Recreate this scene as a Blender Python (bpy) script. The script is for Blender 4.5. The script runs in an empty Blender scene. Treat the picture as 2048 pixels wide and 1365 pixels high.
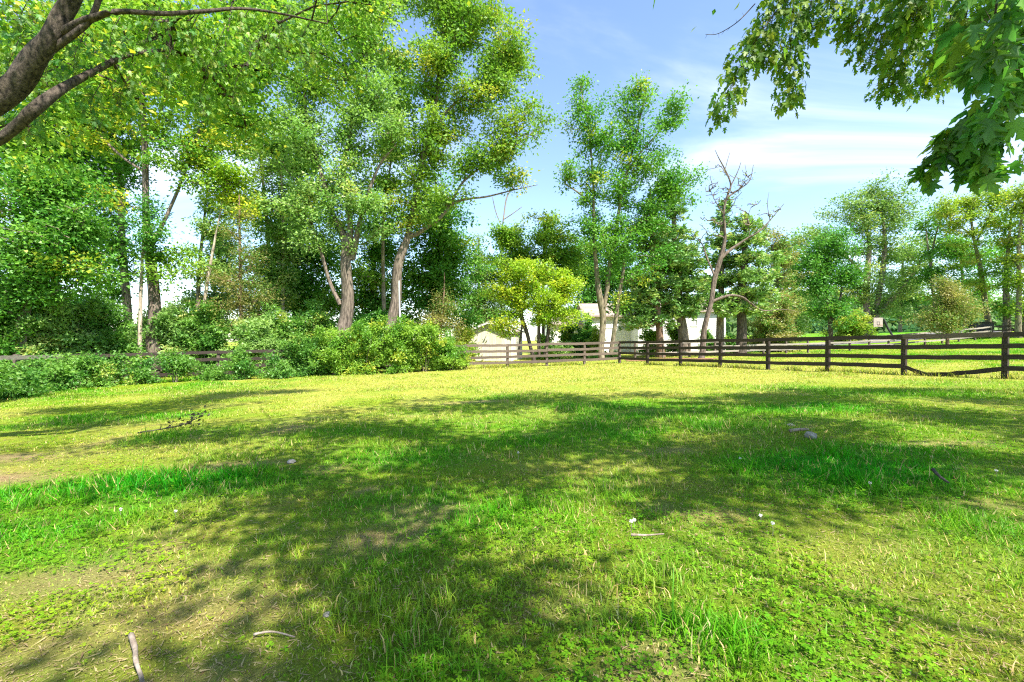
import bpy, math, random
import numpy as np
from mathutils import Vector, Matrix, Quaternion

rng = np.random.default_rng(7)
random.seed(7)
scene = bpy.context.scene
COL = scene.collection

# ---------------------------------------------------------------- camera
CROWN = 10.0                                # how densely crowns are filled
F, CX, CY = 910.0, 1024.0, 682.5          # focal length and centre in photograph pixels
CAMZ = 1.347
cam_d = bpy.data.cameras.new('camera')
cam_d.sensor_width = 36.0
cam_d.lens = 36.0 * F / 2048.0
cam_d.clip_start = 0.05
cam_d.clip_end = 4000
cam = bpy.data.objects.new('camera', cam_d)
cam.location = (0, 0, CAMZ)
cam.rotation_euler = (math.radians(90), 0, 0)
COL.objects.link(cam)
scene.camera = cam

# ---------------------------------------------------------------- sun, sky, exposure
SUN_EL = math.radians(56)
SUN_H = Vector((0.62, -0.785, 0)).normalized()          # horizontal direction towards the sun
SUN = Vector((SUN_H.x * math.cos(SUN_EL), SUN_H.y * math.cos(SUN_EL), math.sin(SUN_EL)))
sun_d = bpy.data.lights.new('sun', 'SUN')
sun_d.energy = 5.0
sun_d.angle = math.radians(0.53)
sun_d.color = (1.0, 0.95, 0.86)
sun = bpy.data.objects.new('sun', sun_d)
sun.rotation_euler = (-SUN).to_track_quat('-Z', 'Y').to_euler()
sun.location = (20, -30, 60)
COL.objects.link(sun)

world = bpy.data.worlds.new('World')
scene.world = world
world.use_nodes = True
wn, wl = world.node_tree.nodes, world.node_tree.links
wn.clear()
out = wn.new('ShaderNodeOutputWorld')
bg = wn.new('ShaderNodeBackground')
bg.inputs['Strength'].default_value = 0.125
sky = wn.new('ShaderNodeTexSky')
sky.sky_type = 'NISHITA'
sky.sun_disc = False
sky.sun_elevation = SUN_EL
sky.sun_rotation = math.atan2(SUN_H.x, SUN_H.y)
sky.air_density = 1.0
sky.dust_density = 0.3
sky.ozone_density = 1.5
tc = wn.new('ShaderNodeTexCoord')
sep = wn.new('ShaderNodeSeparateXYZ')
wl.new(tc.outputs['Generated'], sep.inputs[0])
zc = wn.new('ShaderNodeMath'); zc.operation = 'MAXIMUM'; zc.inputs[1].default_value = 0.03
wl.new(sep.outputs['Z'], zc.inputs[0])
za = wn.new('ShaderNodeMath'); za.operation = 'ADD'; za.inputs[1].default_value = 0.12
wl.new(zc.outputs[0], za.inputs[0])
dx = wn.new('ShaderNodeMath'); dx.operation = 'DIVIDE'
dy = wn.new('ShaderNodeMath'); dy.operation = 'DIVIDE'
wl.new(sep.outputs['X'], dx.inputs[0]); wl.new(za.outputs[0], dx.inputs[1])
wl.new(sep.outputs['Y'], dy.inputs[0]); wl.new(za.outputs[0], dy.inputs[1])
cmb = wn.new('ShaderNodeCombineXYZ')
wl.new(dx.outputs[0], cmb.inputs[0]); wl.new(dy.outputs[0], cmb.inputs[1])
mp = wn.new('ShaderNodeMapping')
mp.inputs['Location'].default_value = (2.1, 1.3, 0)
mp.inputs['Rotation'].default_value = (0, 0, math.radians(-20))
mp.inputs['Scale'].default_value = (0.5, 1.1, 1)
wl.new(cmb.outputs[0], mp.inputs[0])
cn = wn.new('ShaderNodeTexNoise')
cn.inputs['Scale'].default_value = 0.85
cn.inputs['Detail'].default_value = 9
cn.inputs['Roughness'].default_value = 0.56
cn.inputs['Distortion'].default_value = 0.7
wl.new(mp.outputs[0], cn.inputs['Vector'])
cr = wn.new('ShaderNodeMapRange')
cr.inputs['From Min'].default_value = 0.49
cr.inputs['From Max'].default_value = 0.80
cr.interpolation_type = 'SMOOTHSTEP'
wl.new(cn.outputs['Fac'], cr.inputs['Value'])
mx = wn.new('ShaderNodeMix'); mx.data_type = 'RGBA'
mx.inputs['B'].default_value = (5.6, 5.8, 6.0, 1)
cf = wn.new('ShaderNodeMath'); cf.operation = 'MULTIPLY'; cf.inputs[1].default_value = 0.85
wl.new(cr.outputs[0], cf.inputs[0])
wl.new(cf.outputs[0], mx.inputs['Factor'])
wl.new(sky.outputs[0], mx.inputs['A'])
wl.new(mx.outputs['Result'], bg.inputs['Color'])
wl.new(bg.outputs[0], out.inputs['Surface'])

scene.view_settings.view_transform = 'Standard'
scene.view_settings.look = 'None'
scene.view_settings.exposure = 1.5
scene.view_settings.gamma = 1.0
scene.view_settings.use_curve_mapping = False
scene.render.engine = 'CYCLES'
scene.cycles.max_bounces = 8
scene.cycles.diffuse_bounces = 4
scene.cycles.transmission_bounces = 6
scene.cycles.use_denoising = False
scene.cycles.filter_width = 1.2

# ---------------------------------------------------------------- ground height, pixel helpers
def smooth(t):
    t = np.clip(t, 0, 1)
    return t * t * (3 - 2 * t)

def ground(x, y):
    x = np.asarray(x, float); y = np.asarray(y, float)
    xc = np.clip(x, -60, 60); yc = np.clip(y, -25, 90)
    g = 0.0235 * xc - 0.0068 * yc + 2.0 * smooth((xc + yc - 65) / 70)
    g = g + 0.02 * np.sin(x * 0.9 + 1.3) * np.sin(y * 0.7 + 0.4) + 0.012 * np.sin(x * 2.3) * np.cos(y * 1.9 + 1)
    return g

def at(px, py, z):
    return Vector(((px - CX) / F * z, z, CAMZ + (CY - py) / F * z))

def gat(px, z, dz=0.0):
    x = (px - CX) / F * z
    return Vector((x, z, float(ground(x, z)) + dz))

class VNoise:
    def __init__(self, seed, n=256):
        self.t = np.random.default_rng(seed).random((n, n)); self.n = n
    def __call__(self, x, y):
        xi = np.floor(x).astype(int); yi = np.floor(y).astype(int)
        fx = x - xi; fy = y - yi
        fx = fx * fx * (3 - 2 * fx); fy = fy * fy * (3 - 2 * fy)
        n = self.n; t = self.t
        a = t[xi % n, yi % n]; b = t[(xi + 1) % n, yi % n]
        c = t[xi % n, (yi + 1) % n]; d = t[(xi + 1) % n, (yi + 1) % n]
        return (a * (1 - fx) + b * fx) * (1 - fy) + (c * (1 - fx) + d * fx) * fy
    def fbm(self, x, y, octv=4):
        s = 0; a = 1; w = 0
        for k in range(octv):
            s = s + a * self(x * 2 ** k + 17.3 * k, y * 2 ** k + 5.1 * k); w += a; a *= 0.5
        return s / w

N1, N2, N3 = VNoise(1), VNoise(2), VNoise(3)

# ---------------------------------------------------------------- materials
def new_mat(name):
    m = bpy.data.materials.new(name); m.use_nodes = True
    n = m.node_tree.nodes; n.clear()
    o = n.new('ShaderNodeOutputMaterial')
    return m, n, m.node_tree.links, o

def leaf_mat(name, trans=0.4, gloss=0.06, rand=0.0, rough=0.45):
    m, n, l, o = new_mat(name)
    a = n.new('ShaderNodeAttribute'); a.attribute_name = 'col'
    colour = a.outputs['Color']
    if rand:
        oi = n.new('ShaderNodeObjectInfo')
        hs = n.new('ShaderNodeHueSaturation')
        r1 = n.new('ShaderNodeMapRange'); r1.inputs['To Min'].default_value = 1 - rand; r1.inputs['To Max'].default_value = 1 + rand
        r2 = n.new('ShaderNodeMapRange'); r2.inputs['To Min'].default_value = 0.47; r2.inputs['To Max'].default_value = 0.51
        l.new(oi.outputs['Random'], r1.inputs['Value']); l.new(oi.outputs['Random'], r2.inputs['Value'])
        l.new(r1.outputs[0], hs.inputs['Value']); l.new(r2.outputs[0], hs.inputs['Hue'])
        l.new(colour, hs.inputs['Color']); colour = hs.outputs['Color']
    d = n.new('ShaderNodeBsdfDiffuse'); t = n.new('ShaderNodeBsdfTranslucent')
    g = n.new('ShaderNodeBsdfGlossy'); g.inputs['Roughness'].default_value = rough
    g.inputs['Color'].default_value = (0.9, 1, 0.9, 1)
    l.new(colour, d.inputs['Color'])
    tm = n.new('ShaderNodeMix'); tm.data_type = 'RGBA'; tm.blend_type = 'MULTIPLY'; tm.inputs['Factor'].default_value = 1
    tm.inputs['B'].default_value = (1.2, 1.3, 0.7, 1)
    l.new(colour, tm.inputs['A']); l.new(tm.outputs['Result'], t.inputs['Color'])
    m1 = n.new('ShaderNodeMixShader'); m1.inputs[0].default_value = trans
    l.new(d.outputs[0], m1.inputs[1]); l.new(t.outputs[0], m1.inputs[2])
    m2 = n.new('ShaderNodeMixShader'); m2.inputs[0].default_value = gloss
    l.new(m1.outputs[0], m2.inputs[1]); l.new(g.outputs[0], m2.inputs[2])
    l.new(m2.outputs[0], o.inputs['Surface'])
    return m

def ramp(n, stops):
    r = n.new('ShaderNodeValToRGB')
    e = r.color_ramp.elements
    e[0].position, e[0].color = stops[0][0], (*stops[0][1], 1)
    e[1].position, e[1].color = stops[-1][0], (*stops[-1][1], 1)
    for p, c in stops[1:-1]:
        q = e.new(p); q.color = (*c, 1)
    return r

def bark_mat(name, dark, light, scale=9.0, moss=None, stretch=(1, 1, 0.18)):
    m, n, l, o = new_mat(name)
    t = n.new('ShaderNodeTexCoord')
    mpn = n.new('ShaderNodeMapping'); mpn.inputs['Scale'].default_value = stretch
    l.new(t.outputs['Object'], mpn.inputs[0])
    nz = n.new('ShaderNodeTexNoise'); nz.inputs['Scale'].default_value = scale; nz.inputs['Detail'].default_value = 6
    nz.inputs['Roughness'].default_value = 0.7
    l.new(mpn.outputs[0], nz.inputs['Vector'])
    big = n.new('ShaderNodeTexNoise'); big.inputs['Scale'].default_value = 1.3; big.inputs['Detail'].default_value = 3
    l.new(t.outputs['Object'], big.inputs['Vector'])
    r = ramp(n, [(0.36, dark), (0.64, light)])
    l.new(nz.outputs['Fac'], r.inputs[0])
    c = r.outputs[0]
    if moss:
        mr = n.new('ShaderNodeMapRange'); mr.inputs['From Min'].default_value = 0.5; mr.inputs['From Max'].default_value = 0.7
        mr.inputs['To Max'].default_value = 0.5
        l.new(big.outputs['Fac'], mr.inputs['Value'])
        mm = n.new('ShaderNodeMix'); mm.data_type = 'RGBA'; mm.inputs['B'].default_value = (*moss, 1)
        l.new(mr.outputs[0], mm.inputs['Factor']); l.new(c, mm.inputs['A']); c = mm.outputs['Result']
    p = n.new('ShaderNodeBsdfPrincipled'); p.inputs['Roughness'].default_value = 0.9
    p.inputs['Specular IOR Level'].default_value = 0.2
    l.new(c, p.inputs['Base Color'])
    b = n.new('ShaderNodeBump'); b.inputs['Strength'].default_value = 0.9; b.inputs['Distance'].default_value = 0.03
    l.new(nz.outputs['Fac'], b.inputs['Height']); l.new(b.outputs[0], p.inputs['Normal'])
    l.new(p.outputs[0], o.inputs['Surface'])
    return m

def plain_mat(name, c1, c2, scale=8.0, rough=0.7, stretch=(1, 1, 1), bump=0.2, metal=0.0, lo=0.35, hi=0.65):
    m, n, l, o = new_mat(name)
    t = n.new('ShaderNodeTexCoord')
    mpn = n.new('ShaderNodeMapping'); mpn.inputs['Scale'].default_value = stretch
    l.new(t.outputs['Object'], mpn.inputs[0])
    oi = n.new('ShaderNodeObjectInfo')
    ad = n.new('ShaderNodeVectorMath'); ad.operation = 'ADD'
    ml = n.new('ShaderNodeMath'); ml.operation = 'MULTIPLY'; ml.inputs[1].default_value = 50
    l.new(oi.outputs['Random'], ml.inputs[0]); l.new(mpn.outputs[0], ad.inputs[0]); l.new(ml.outputs[0], ad.inputs[1])
    nz = n.new('ShaderNodeTexNoise'); nz.inputs['Scale'].default_value = scale; nz.inputs['Detail'].default_value = 7
    nz.inputs['Roughness'].default_value = 0.65
    l.new(ad.outputs[0], nz.inputs['Vector'])
    r = ramp(n, [(lo, c1), (hi, c2)])
    l.new(nz.outputs['Fac'], r.inputs[0])
    hs = n.new('ShaderNodeHueSaturation')
    rr = n.new('ShaderNodeMapRange'); rr.inputs['To Min'].default_value = 0.85; rr.inputs['To Max'].default_value = 1.15
    l.new(oi.outputs['Random'], rr.inputs['Value']); l.new(rr.outputs[0], hs.inputs['Value']); l.new(r.outputs[0], hs.inputs['Color'])
    p = n.new('ShaderNodeBsdfPrincipled'); p.inputs['Roughness'].default_value = rough; p.inputs['Metallic'].default_value = metal
    p.inputs['Specular IOR Level'].default_value = 0.3
    l.new(hs.outputs[0], p.inputs['Base Color'])
    if bump:
        b = n.new('ShaderNodeBump'); b.inputs['Strength'].default_value = bump; b.inputs['Distance'].default_value = 0.01
        l.new(nz.outputs['Fac'], b.inputs['Height']); l.new(b.outputs[0], p.inputs['Normal'])
    l.new(p.outputs[0], o.inputs['Surface'])
    return m

M = {}
M['leaf'] = leaf_mat('leaf', 0.42, 0.02)
M['leaf_far'] = leaf_mat('leaf_far', 0.35, 0.0)
M['needle'] = leaf_mat('needle', 0.25, 0.03)
M['maple'] = leaf_mat('maple_leaf', 0.55, 0.025, rand=0.22, rough=0.5)
M['grass'] = leaf_mat('grass_blade', 0.38, 0.008)
M['bark_grey'] = bark_mat('bark_grey', (0.06, 0.045, 0.035), (0.36, 0.29, 0.22), 9)
M['bark_warm'] = bark_mat('bark_warm', (0.04, 0.031, 0.025), (0.26, 0.205, 0.16), 14)
M['bark_dark'] = bark_mat('bark_dark', (0.018, 0.014, 0.011), (0.125, 0.098, 0.076), 15)
M['bark_limb'] = bark_mat('bark_limb', (0.010, 0.008, 0.007), (0.12, 0.093, 0.072), 26, stretch=(1, 1, 0.55))
M['bark_moss'] = bark_mat('bark_moss', (0.07, 0.055, 0.035), (0.30, 0.25, 0.17), 10, moss=(0.12, 0.13, 0.05))
M['bark_red'] = bark_mat('bark_red', (0.06, 0.035, 0.024), (0.28, 0.18, 0.12), 12)
M['bark_dead'] = bark_mat('bark_dead', (0.03, 0.024, 0.02), (0.25, 0.19, 0.15), 14)
M['bark_pale'] = bark_mat('bark_pale', (0.22, 0.17, 0.13), (0.60, 0.50, 0.40), 10)
M['wood_black'] = plain_mat('black_stained_and_shaded_wood', (0.008, 0.006, 0.005), (0.10, 0.07, 0.052), 14, 0.75, (0.4, 3, 3), 0.5, lo=0.38, hi=0.72)
M['wood_brown'] = plain_mat('worn_and_sunlit_brown_wood', (0.03, 0.02, 0.016), (0.20, 0.15, 0.115), 9, 0.85, (0.5, 3, 3), 0.5)
M['wood_grey'] = plain_mat('weathered_grey_wood', (0.12, 0.10, 0.08), (0.42, 0.36, 0.30), 9, 0.85, (0.5, 3, 3), 0.5)
M['siding'] = plain_mat('white_siding', (0.66, 0.63, 0.58), (0.80, 0.78, 0.74), 3, 0.6, (0.3, 1, 1), 0.05)
M['cream'] = plain_mat('cream_siding', (0.60, 0.54, 0.40), (0.76, 0.71, 0.58), 3, 0.6, (1, 1, 0.3), 0.05)
M['trim'] = plain_mat('white_trim', (0.74, 0.73, 0.70), (0.82, 0.81, 0.79), 5, 0.5, (1, 1, 1), 0.0)
M['roof'] = plain_mat('brown_grey_shingle', (0.22, 0.17, 0.14), (0.38, 0.31, 0.26), 12, 0.9, (1, 1, 1), 0.3)
M['metal_grey'] = plain_mat('galvanised_pole', (0.45, 0.46, 0.46), (0.62, 0.63, 0.62), 6, 0.5, (1, 1, 1), 0.0)
M['black'] = plain_mat('black_plastic', (0.012, 0.012, 0.014), (0.035, 0.035, 0.04), 5, 0.5, (1, 1, 1), 0.0)
M['backboard'] = plain_mat('backboard_panel', (0.30, 0.24, 0.21), (0.42, 0.35, 0.31), 6, 0.6, (1, 1, 1), 0.0)
M['rim'] = plain_mat('orange_rim', (0.35, 0.08, 0.02), (0.5, 0.14, 0.04), 6, 0.5, (1, 1, 1), 0.0)
M['stone'] = plain_mat('pale_stone', (0.15, 0.13, 0.11), (0.40, 0.36, 0.32), 14, 0.9, (1, 1, 1), 0.6)
M['asphalt'] = plain_mat('asphalt', (0.09, 0.085, 0.09), (0.17, 0.16, 0.165), 5, 0.9, (1, 1, 1), 0.3)
M['mulch'] = plain_mat('leaf_mulch', (0.10, 0.045, 0.025), (0.30, 0.15, 0.08), 9, 0.95, (1, 1, 1), 0.8)
M['stick'] = plain_mat('dry_stick', (0.16, 0.12, 0.09), (0.42, 0.34, 0.27), 18, 0.9, (1, 1, 1), 0.4)
M['darkstick'] = plain_mat('dark_stick', (0.03, 0.025, 0.02), (0.10, 0.08, 0.065), 18, 0.9, (1, 1, 1), 0.4)
M['puff'] = plain_mat('seed_head', (0.55, 0.52, 0.46), (0.75, 0.72, 0.66), 60, 0.9, (1, 1, 1), 0.0)

m, n, l, o = new_mat('window_glass')
p = n.new('ShaderNodeBsdfPrincipled'); p.inputs['Base Color'].default_value = (0.03, 0.04, 0.04, 1)
p.inputs['Roughness'].default_value = 0.06; p.inputs['Specular IOR Level'].default_value = 0.8
l.new(p.outputs[0], o.inputs['Surface']); M['glass'] = m

m, n, l, o = new_mat('lawn_soil')
a = n.new('ShaderNodeAttribute'); a.attribute_name = 'col'
t = n.new('ShaderNodeTexCoord')
n1 = n.new('ShaderNodeTexNoise'); n1.inputs['Scale'].default_value = 60; n1.inputs['Detail'].default_value = 8; n1.inputs['Roughness'].default_value = 0.75
n2 = n.new('ShaderNodeTexNoise'); n2.inputs['Scale'].default_value = 2.5; n2.inputs['Detail'].default_value = 6
l.new(t.outputs['Object'], n1.inputs['Vector']); l.new(t.outputs['Object'], n2.inputs['Vector'])
r1 = n.new('ShaderNodeMapRange'); r1.inputs['From Min'].default_value = 0.3; r1.inputs['From Max'].default_value = 0.7
r1.inputs['To Min'].default_value = 0.45; r1.inputs['To Max'].default_value = 1.5
l.new(n1.outputs['Fac'], r1.inputs['Value'])
r2 = n.new('ShaderNodeMapRange'); r2.inputs['From Min'].default_value = 0.3; r2.inputs['From Max'].default_value = 0.7
r2.inputs['To Min'].default_value = 0.48; r2.inputs['To Max'].default_value = 0.525
l.new(n2.outputs['Fac'], r2.inputs['Value'])
hs = n.new('ShaderNodeHueSaturation')
l.new(r2.outputs[0], hs.inputs['Hue']); l.new(r1.outputs[0], hs.inputs['Value']); l.new(a.outputs['Color'], hs.inputs['Color'])
p = n.new('ShaderNodeBsdfPrincipled'); p.inputs['Roughness'].default_value = 0.95; p.inputs['Specular IOR Level'].default_value = 0.1
l.new(hs.outputs[0], p.inputs['Base Color'])
b = n.new('ShaderNodeBump'); b.inputs['Strength'].default_value = 0.9; b.inputs['Distance'].default_value = 0.04
l.new(n1.outputs['Fac'], b.inputs['Height']); l.new(b.outputs[0], p.inputs['Normal'])
l.new(p.outputs[0], o.inputs['Surface']); M['soil'] = m

# ---------------------------------------------------------------- mesh helpers
TRIS = [0]
def mesh_np(name, verts, faces, nside, col=None, smooth_shade=False):
    """verts (n,3), faces (m,nside)"""
    me = bpy.data.meshes.new(name)
    verts = np.ascontiguousarray(verts, np.float32); faces = np.ascontiguousarray(faces, np.int32)
    me.vertices.add(len(verts)); me.vertices.foreach_set('co', verts.ravel())
    me.loops.add(faces.size); me.loops.foreach_set('vertex_index', faces.ravel())
    me.polygons.add(len(faces))
    me.polygons.foreach_set('loop_start', np.arange(0, faces.size, nside, dtype=np.int32))
    me.polygons.foreach_set('loop_total', np.full(len(faces), nside, np.int32))
    if smooth_shade:
        me.polygons.foreach_set('use_smooth', np.ones(len(faces), bool))
    if col is not None:
        a = me.color_attributes.new('col', 'FLOAT_COLOR', 'POINT')
        c = np.ones((len(verts), 4), np.float32); c[:, :3] = col
        a.data.foreach_set('color', c.ravel())
    me.update(calc_edges=True)
    TRIS[0] += len(faces) * (nside - 2)
    return me

def link(name, me, mat=None, parent=None):
    o = bpy.data.objects.new(name, me)
    if mat is not None and me is not None and not me.materials:
        me.materials.append(mat)
    COL.objects.link(o)
    if parent is not None:
        o.parent = parent
    return o

def tag(o, label=None, cat=None, group=None, kind=None):
    if label: o['label'] = label
    if cat: o['category'] = cat
    if group: o['group'] = group
    if kind: o['kind'] = kind
    return o

def thing(name, label, cat, loc, group=None, rz=0.0):
    o = bpy.data.objects.new(name, None)
    o.empty_display_size = 0.2
    o.location = loc; o.rotation_euler = (0, 0, rz)
    COL.objects.link(o)
    tag(o, label, cat, group)
    return o

class MB:
    """collects boxes, prisms and tubes into one mesh"""
    def __init__(self): self.v = []; self.f = []
    def box(self, x0, x1, y0, y1, z0, z1):
        b = len(self.v)
        self.v += [(x0, y0, z0), (x1, y0, z0), (x1, y1, z0), (x0, y1, z0), (x0, y0, z1), (x1, y0, z1), (x1, y1, z1), (x0, y1, z1)]
        self.f += [(b, b + 3, b + 2, b + 1), (b + 4, b + 5, b + 6, b + 7), (b, b + 1, b + 5, b + 4), (b + 1, b + 2, b + 6, b + 5),
                   (b + 2, b + 3, b + 7, b + 6), (b + 3, b, b + 4, b + 7)]
        return self
    def poly_prism(self, pts, d):
        """pts: coplanar 3d polygon, d: extrusion vector"""
        b = len(self.v); k = len(pts); d = Vector(d)
        self.v += [tuple(p) for p in pts] + [tuple(Vector(p) + d) for p in pts]
        self.f += [tuple(range(b, b + k)), tuple(range(b + 2 * k - 1, b + k - 1, -1))]
        for i in range(k):
            j = (i + 1) % k
            self.f.append((b + i, b + i + k, b + j + k, b + j))
        return self
    def tube(self, pts, radii, sides=8, jit=0.0, cap=True):
        pts = [Vector(p) for p in pts]; b = len(self.v); k = len(pts)
        up = Vector((0.13, 0.31, 0.94))
        for i, p in enumerate(pts):
            d = (pts[min(i + 1, k - 1)] - pts[max(i - 1, 0)])
            d = d.normalized() if d.length > 1e-9 else Vector((0, 0, 1))
            a = d.cross(Vector((1, 0.2, 0.1)))
            if a.length < 0.3: a = d.cross(Vector((0, 1, 0.2)))
            a.normalize(); c = d.cross(a)
            for s in range(sides):
                th = 2 * math.pi * s / sides
                rr = radii[i] * (1 + jit * (random.random() - 0.5))
                q = p + (a * math.cos(th) + c * math.sin(th)) * rr
                self.v.append(tuple(q))
        for i in range(k - 1):
            for s in range(sides):
                s2 = (s + 1) % sides
                self.f.append((b + i * sides + s, b + i * sides + s2, b + (i + 1) * sides + s2, b + (i + 1) * sides + s))
        if cap:
            self.f.append(tuple(b + s for s in range(sides))[::-1]); self.f.append(tuple(b + (k - 1) * sides + s for s in range(sides)))
        return self
    def build(self, name, mat, parent=None, smooth_shade=False):
        me = bpy.data.meshes.new(name)
        me.from_pydata(self.v, [], self.f)
        if smooth_shade:
            me.polygons.foreach_set('use_smooth', np.ones(len(self.f), bool))
        me.update()
        TRIS[0] += sum(len(f) - 2 for f in self.f)
        return link(name, me, mat, parent)

def catmull(pts, sub):
    """pts: list of arrays (any dim)"""
    P = np.array(pts, float); n = len(P); outp = []
    for i in range(n - 1):
        p0 = P[max(i - 1, 0)]; p1 = P[i]; p2 = P[i + 1]; p3 = P[min(i + 2, n - 1)]
        for k in range(sub):
            t = k / sub
            outp.append(0.5 * ((2 * p1) + (-p0 + p2) * t + (2 * p0 - 5 * p1 + 4 * p2 - p3) * t * t + (-p0 + 3 * p1 - 3 * p2 + p3) * t ** 3))
    outp.append(P[-1])
    return np.array(outp)

# ---------------------------------------------------------------- lawn fields (turf growth and colour, with sun and shade tints painted in)
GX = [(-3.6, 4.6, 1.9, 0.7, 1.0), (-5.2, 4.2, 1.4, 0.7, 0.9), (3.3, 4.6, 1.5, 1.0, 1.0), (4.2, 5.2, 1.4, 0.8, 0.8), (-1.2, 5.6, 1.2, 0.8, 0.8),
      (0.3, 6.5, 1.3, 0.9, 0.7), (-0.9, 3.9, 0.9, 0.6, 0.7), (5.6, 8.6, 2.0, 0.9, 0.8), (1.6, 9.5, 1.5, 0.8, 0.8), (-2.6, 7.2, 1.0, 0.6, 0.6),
      (-4.0, 3.4, 1.2, 0.4, 0.8), (-0.75, 2.9, 0.5, 0.4, 0.6), (0.9, 2.0, 0.6, 0.25, 0.7), (-0.3, 1.9, 0.4, 0.3, 0.6), (9, 10.5, 3, 1.2, 0.6), (2.0, 7.6, 6.5, 3.6, 0.5), (0.6, 2.6, 1.8, 0.9, 0.45)]  # tall lush grass, plus the green of the tree shade painted into the turf
DIRT = [(-6.6, 6.1, 0.7, 0.35, 1), (-5.9, 5.0, 1.2, 0.4, 1), (-3.4, 5.3, 0.8, 0.25, 0.8), (-0.95, 3.15, 0.35, 0.25, 0.8), (-2.3, 2.75, 0.9, 0.25, 0.8),
        (-1.6, 2.35, 0.6, 0.25, 0.8), (-2.0, 2.05, 0.5, 0.2, 0.7), (3.7, 3.6, 0.6, 0.25, 0.5), (1.9, 5.6, 0.7, 0.25, 0.8), (-3.8, 7.7, 0.5, 0.6, 0.9),
        (1.5, 3.45, 0.5, 0.2, 0.6), (-1.35, 1.85, 0.3, 0.15, 0.6), (5.2, 5.6, 0.9, 0.2, 0.7), (-0.6, 10.6, 1.3, 0.25, 0.9), (0.2, 2.25, 0.3, 0.15, 0.5)]

SUNNY = [(2.4, 2.7, 1.0, 0.5, 0.8), (-1.9, 2.5, 1.0, 0.5, 0.8), (0.1, 2.75, 0.5, 0.25, 0.8), (-5.0, 6.2, 2.0, 0.8, 0.8), (-2.2, 8.6, 2.5, 0.6, 0.8), (0.2, 4.4, 0.6, 0.2, 0.7), (1.4, 4.2, 0.7, 0.2, 0.8), (2.6, 1.9, 0.8, 0.3, 0.8), (3.2, 6.4, 0.8, 0.25, 0.8), (-6.8, 8.5, 2.2, 0.8, 0.8), (-0.1, 5.6, 0.7, 0.2, 0.7)]   # yellow of sunlit patches, painted into the turf as straw colour

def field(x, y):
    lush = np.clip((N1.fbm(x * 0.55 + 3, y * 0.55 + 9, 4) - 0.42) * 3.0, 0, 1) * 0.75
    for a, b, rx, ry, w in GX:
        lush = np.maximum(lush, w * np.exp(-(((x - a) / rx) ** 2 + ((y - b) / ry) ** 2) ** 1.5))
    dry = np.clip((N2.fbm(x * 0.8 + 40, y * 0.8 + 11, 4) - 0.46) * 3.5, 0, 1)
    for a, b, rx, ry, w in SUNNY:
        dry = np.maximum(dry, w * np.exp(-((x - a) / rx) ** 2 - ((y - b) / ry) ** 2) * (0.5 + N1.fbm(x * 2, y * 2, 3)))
    dirt = np.clip((N3.fbm(x * 1.6 + 7, y * 1.6 + 70, 4) - 0.68) * 5, 0, 1) * 0.6 * np.clip((14 - y) / 8, 0, 1)
    br = N2.fbm(x * 3 + 5, y * 3, 3)
    for a, b, rx, ry, w in DIRT:
        dirt = np.maximum(dirt, np.clip(w * 0.95 * np.exp(-(((x - a) / rx) ** 2 + ((y - b) / ry) ** 2)) * (0.4 + 1.2 * br) - 0.15, 0, 1))
    lush = lush * (1 - 0.9 * dirt)
    far = smooth((y - 9.5) / 6) * smooth((18 - np.abs(x - 4)) / 10) * np.clip(0.45 + 1.1 * N1.fbm(x * 0.35 + 60, y * 0.5 + 20, 3), 0, 1)
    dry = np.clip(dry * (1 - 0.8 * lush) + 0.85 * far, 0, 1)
    lush = lush * (1 - 0.6 * far)
    return lush, dry, dirt

C_LUSH_SHADE = np.array((0.024, 0.290, 0.004)); C_MID = np.array((0.235, 0.330, 0.018)); C_DRY_SUN = np.array((0.42, 0.405, 0.080)); C_STRAW = np.array((0.50, 0.40, 0.17))
C_DIRT = np.array((0.33, 0.225, 0.13))

def lerp(a, b, t):
    t = np.asarray(t)[..., None]
    return a * (1 - t) + b * t

# ---------------------------------------------------------------- ground sheet
def axis(lo, hi, fine0, fine1, step, grow=1.16):
    a = list(np.arange(fine0, fine1 + 1e-6, step))
    s = step; x = a[-1]
    while x < hi:
        s *= grow; x += s; a.append(x)
    s = step; x = a[0]; pre = []
    while x > lo:
        s *= grow; x -= s; pre.append(x)
    return np.array(pre[::-1] + a)

gx = axis(-1500, 1500, -10, 11, 0.16); gy = axis(-300, 2500, 1.0, 14, 0.14)
XX, YY = np.meshgrid(gx, gy, indexing='ij')
xs, ys = XX.ravel(), YY.ravel()
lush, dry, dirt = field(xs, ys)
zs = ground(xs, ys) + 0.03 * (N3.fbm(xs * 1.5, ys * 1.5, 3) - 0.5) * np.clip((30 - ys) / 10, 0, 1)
gc = lerp(lerp(C_MID * 0.8, C_LUSH_SHADE * 0.8, lush), C_DRY_SUN * 0.8, dry * 0.8)
gc = lerp(gc, np.array((0.22, 0.19, 0.03)), 0.25 * np.clip((12 - ys) / 6, 0, 1))
gc = lerp(gc, C_DIRT, dirt)
ni, nj = len(gx), len(gy)
idx = np.arange(ni * nj).reshape(ni, nj)
q = np.stack([idx[:-1, :-1], idx[1:, :-1], idx[1:, 1:], idx[:-1, 1:]], -1).reshape(-1, 4)
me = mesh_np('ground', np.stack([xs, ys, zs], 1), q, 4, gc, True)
tag(link('ground', me, M['soil']), kind='structure')

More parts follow.
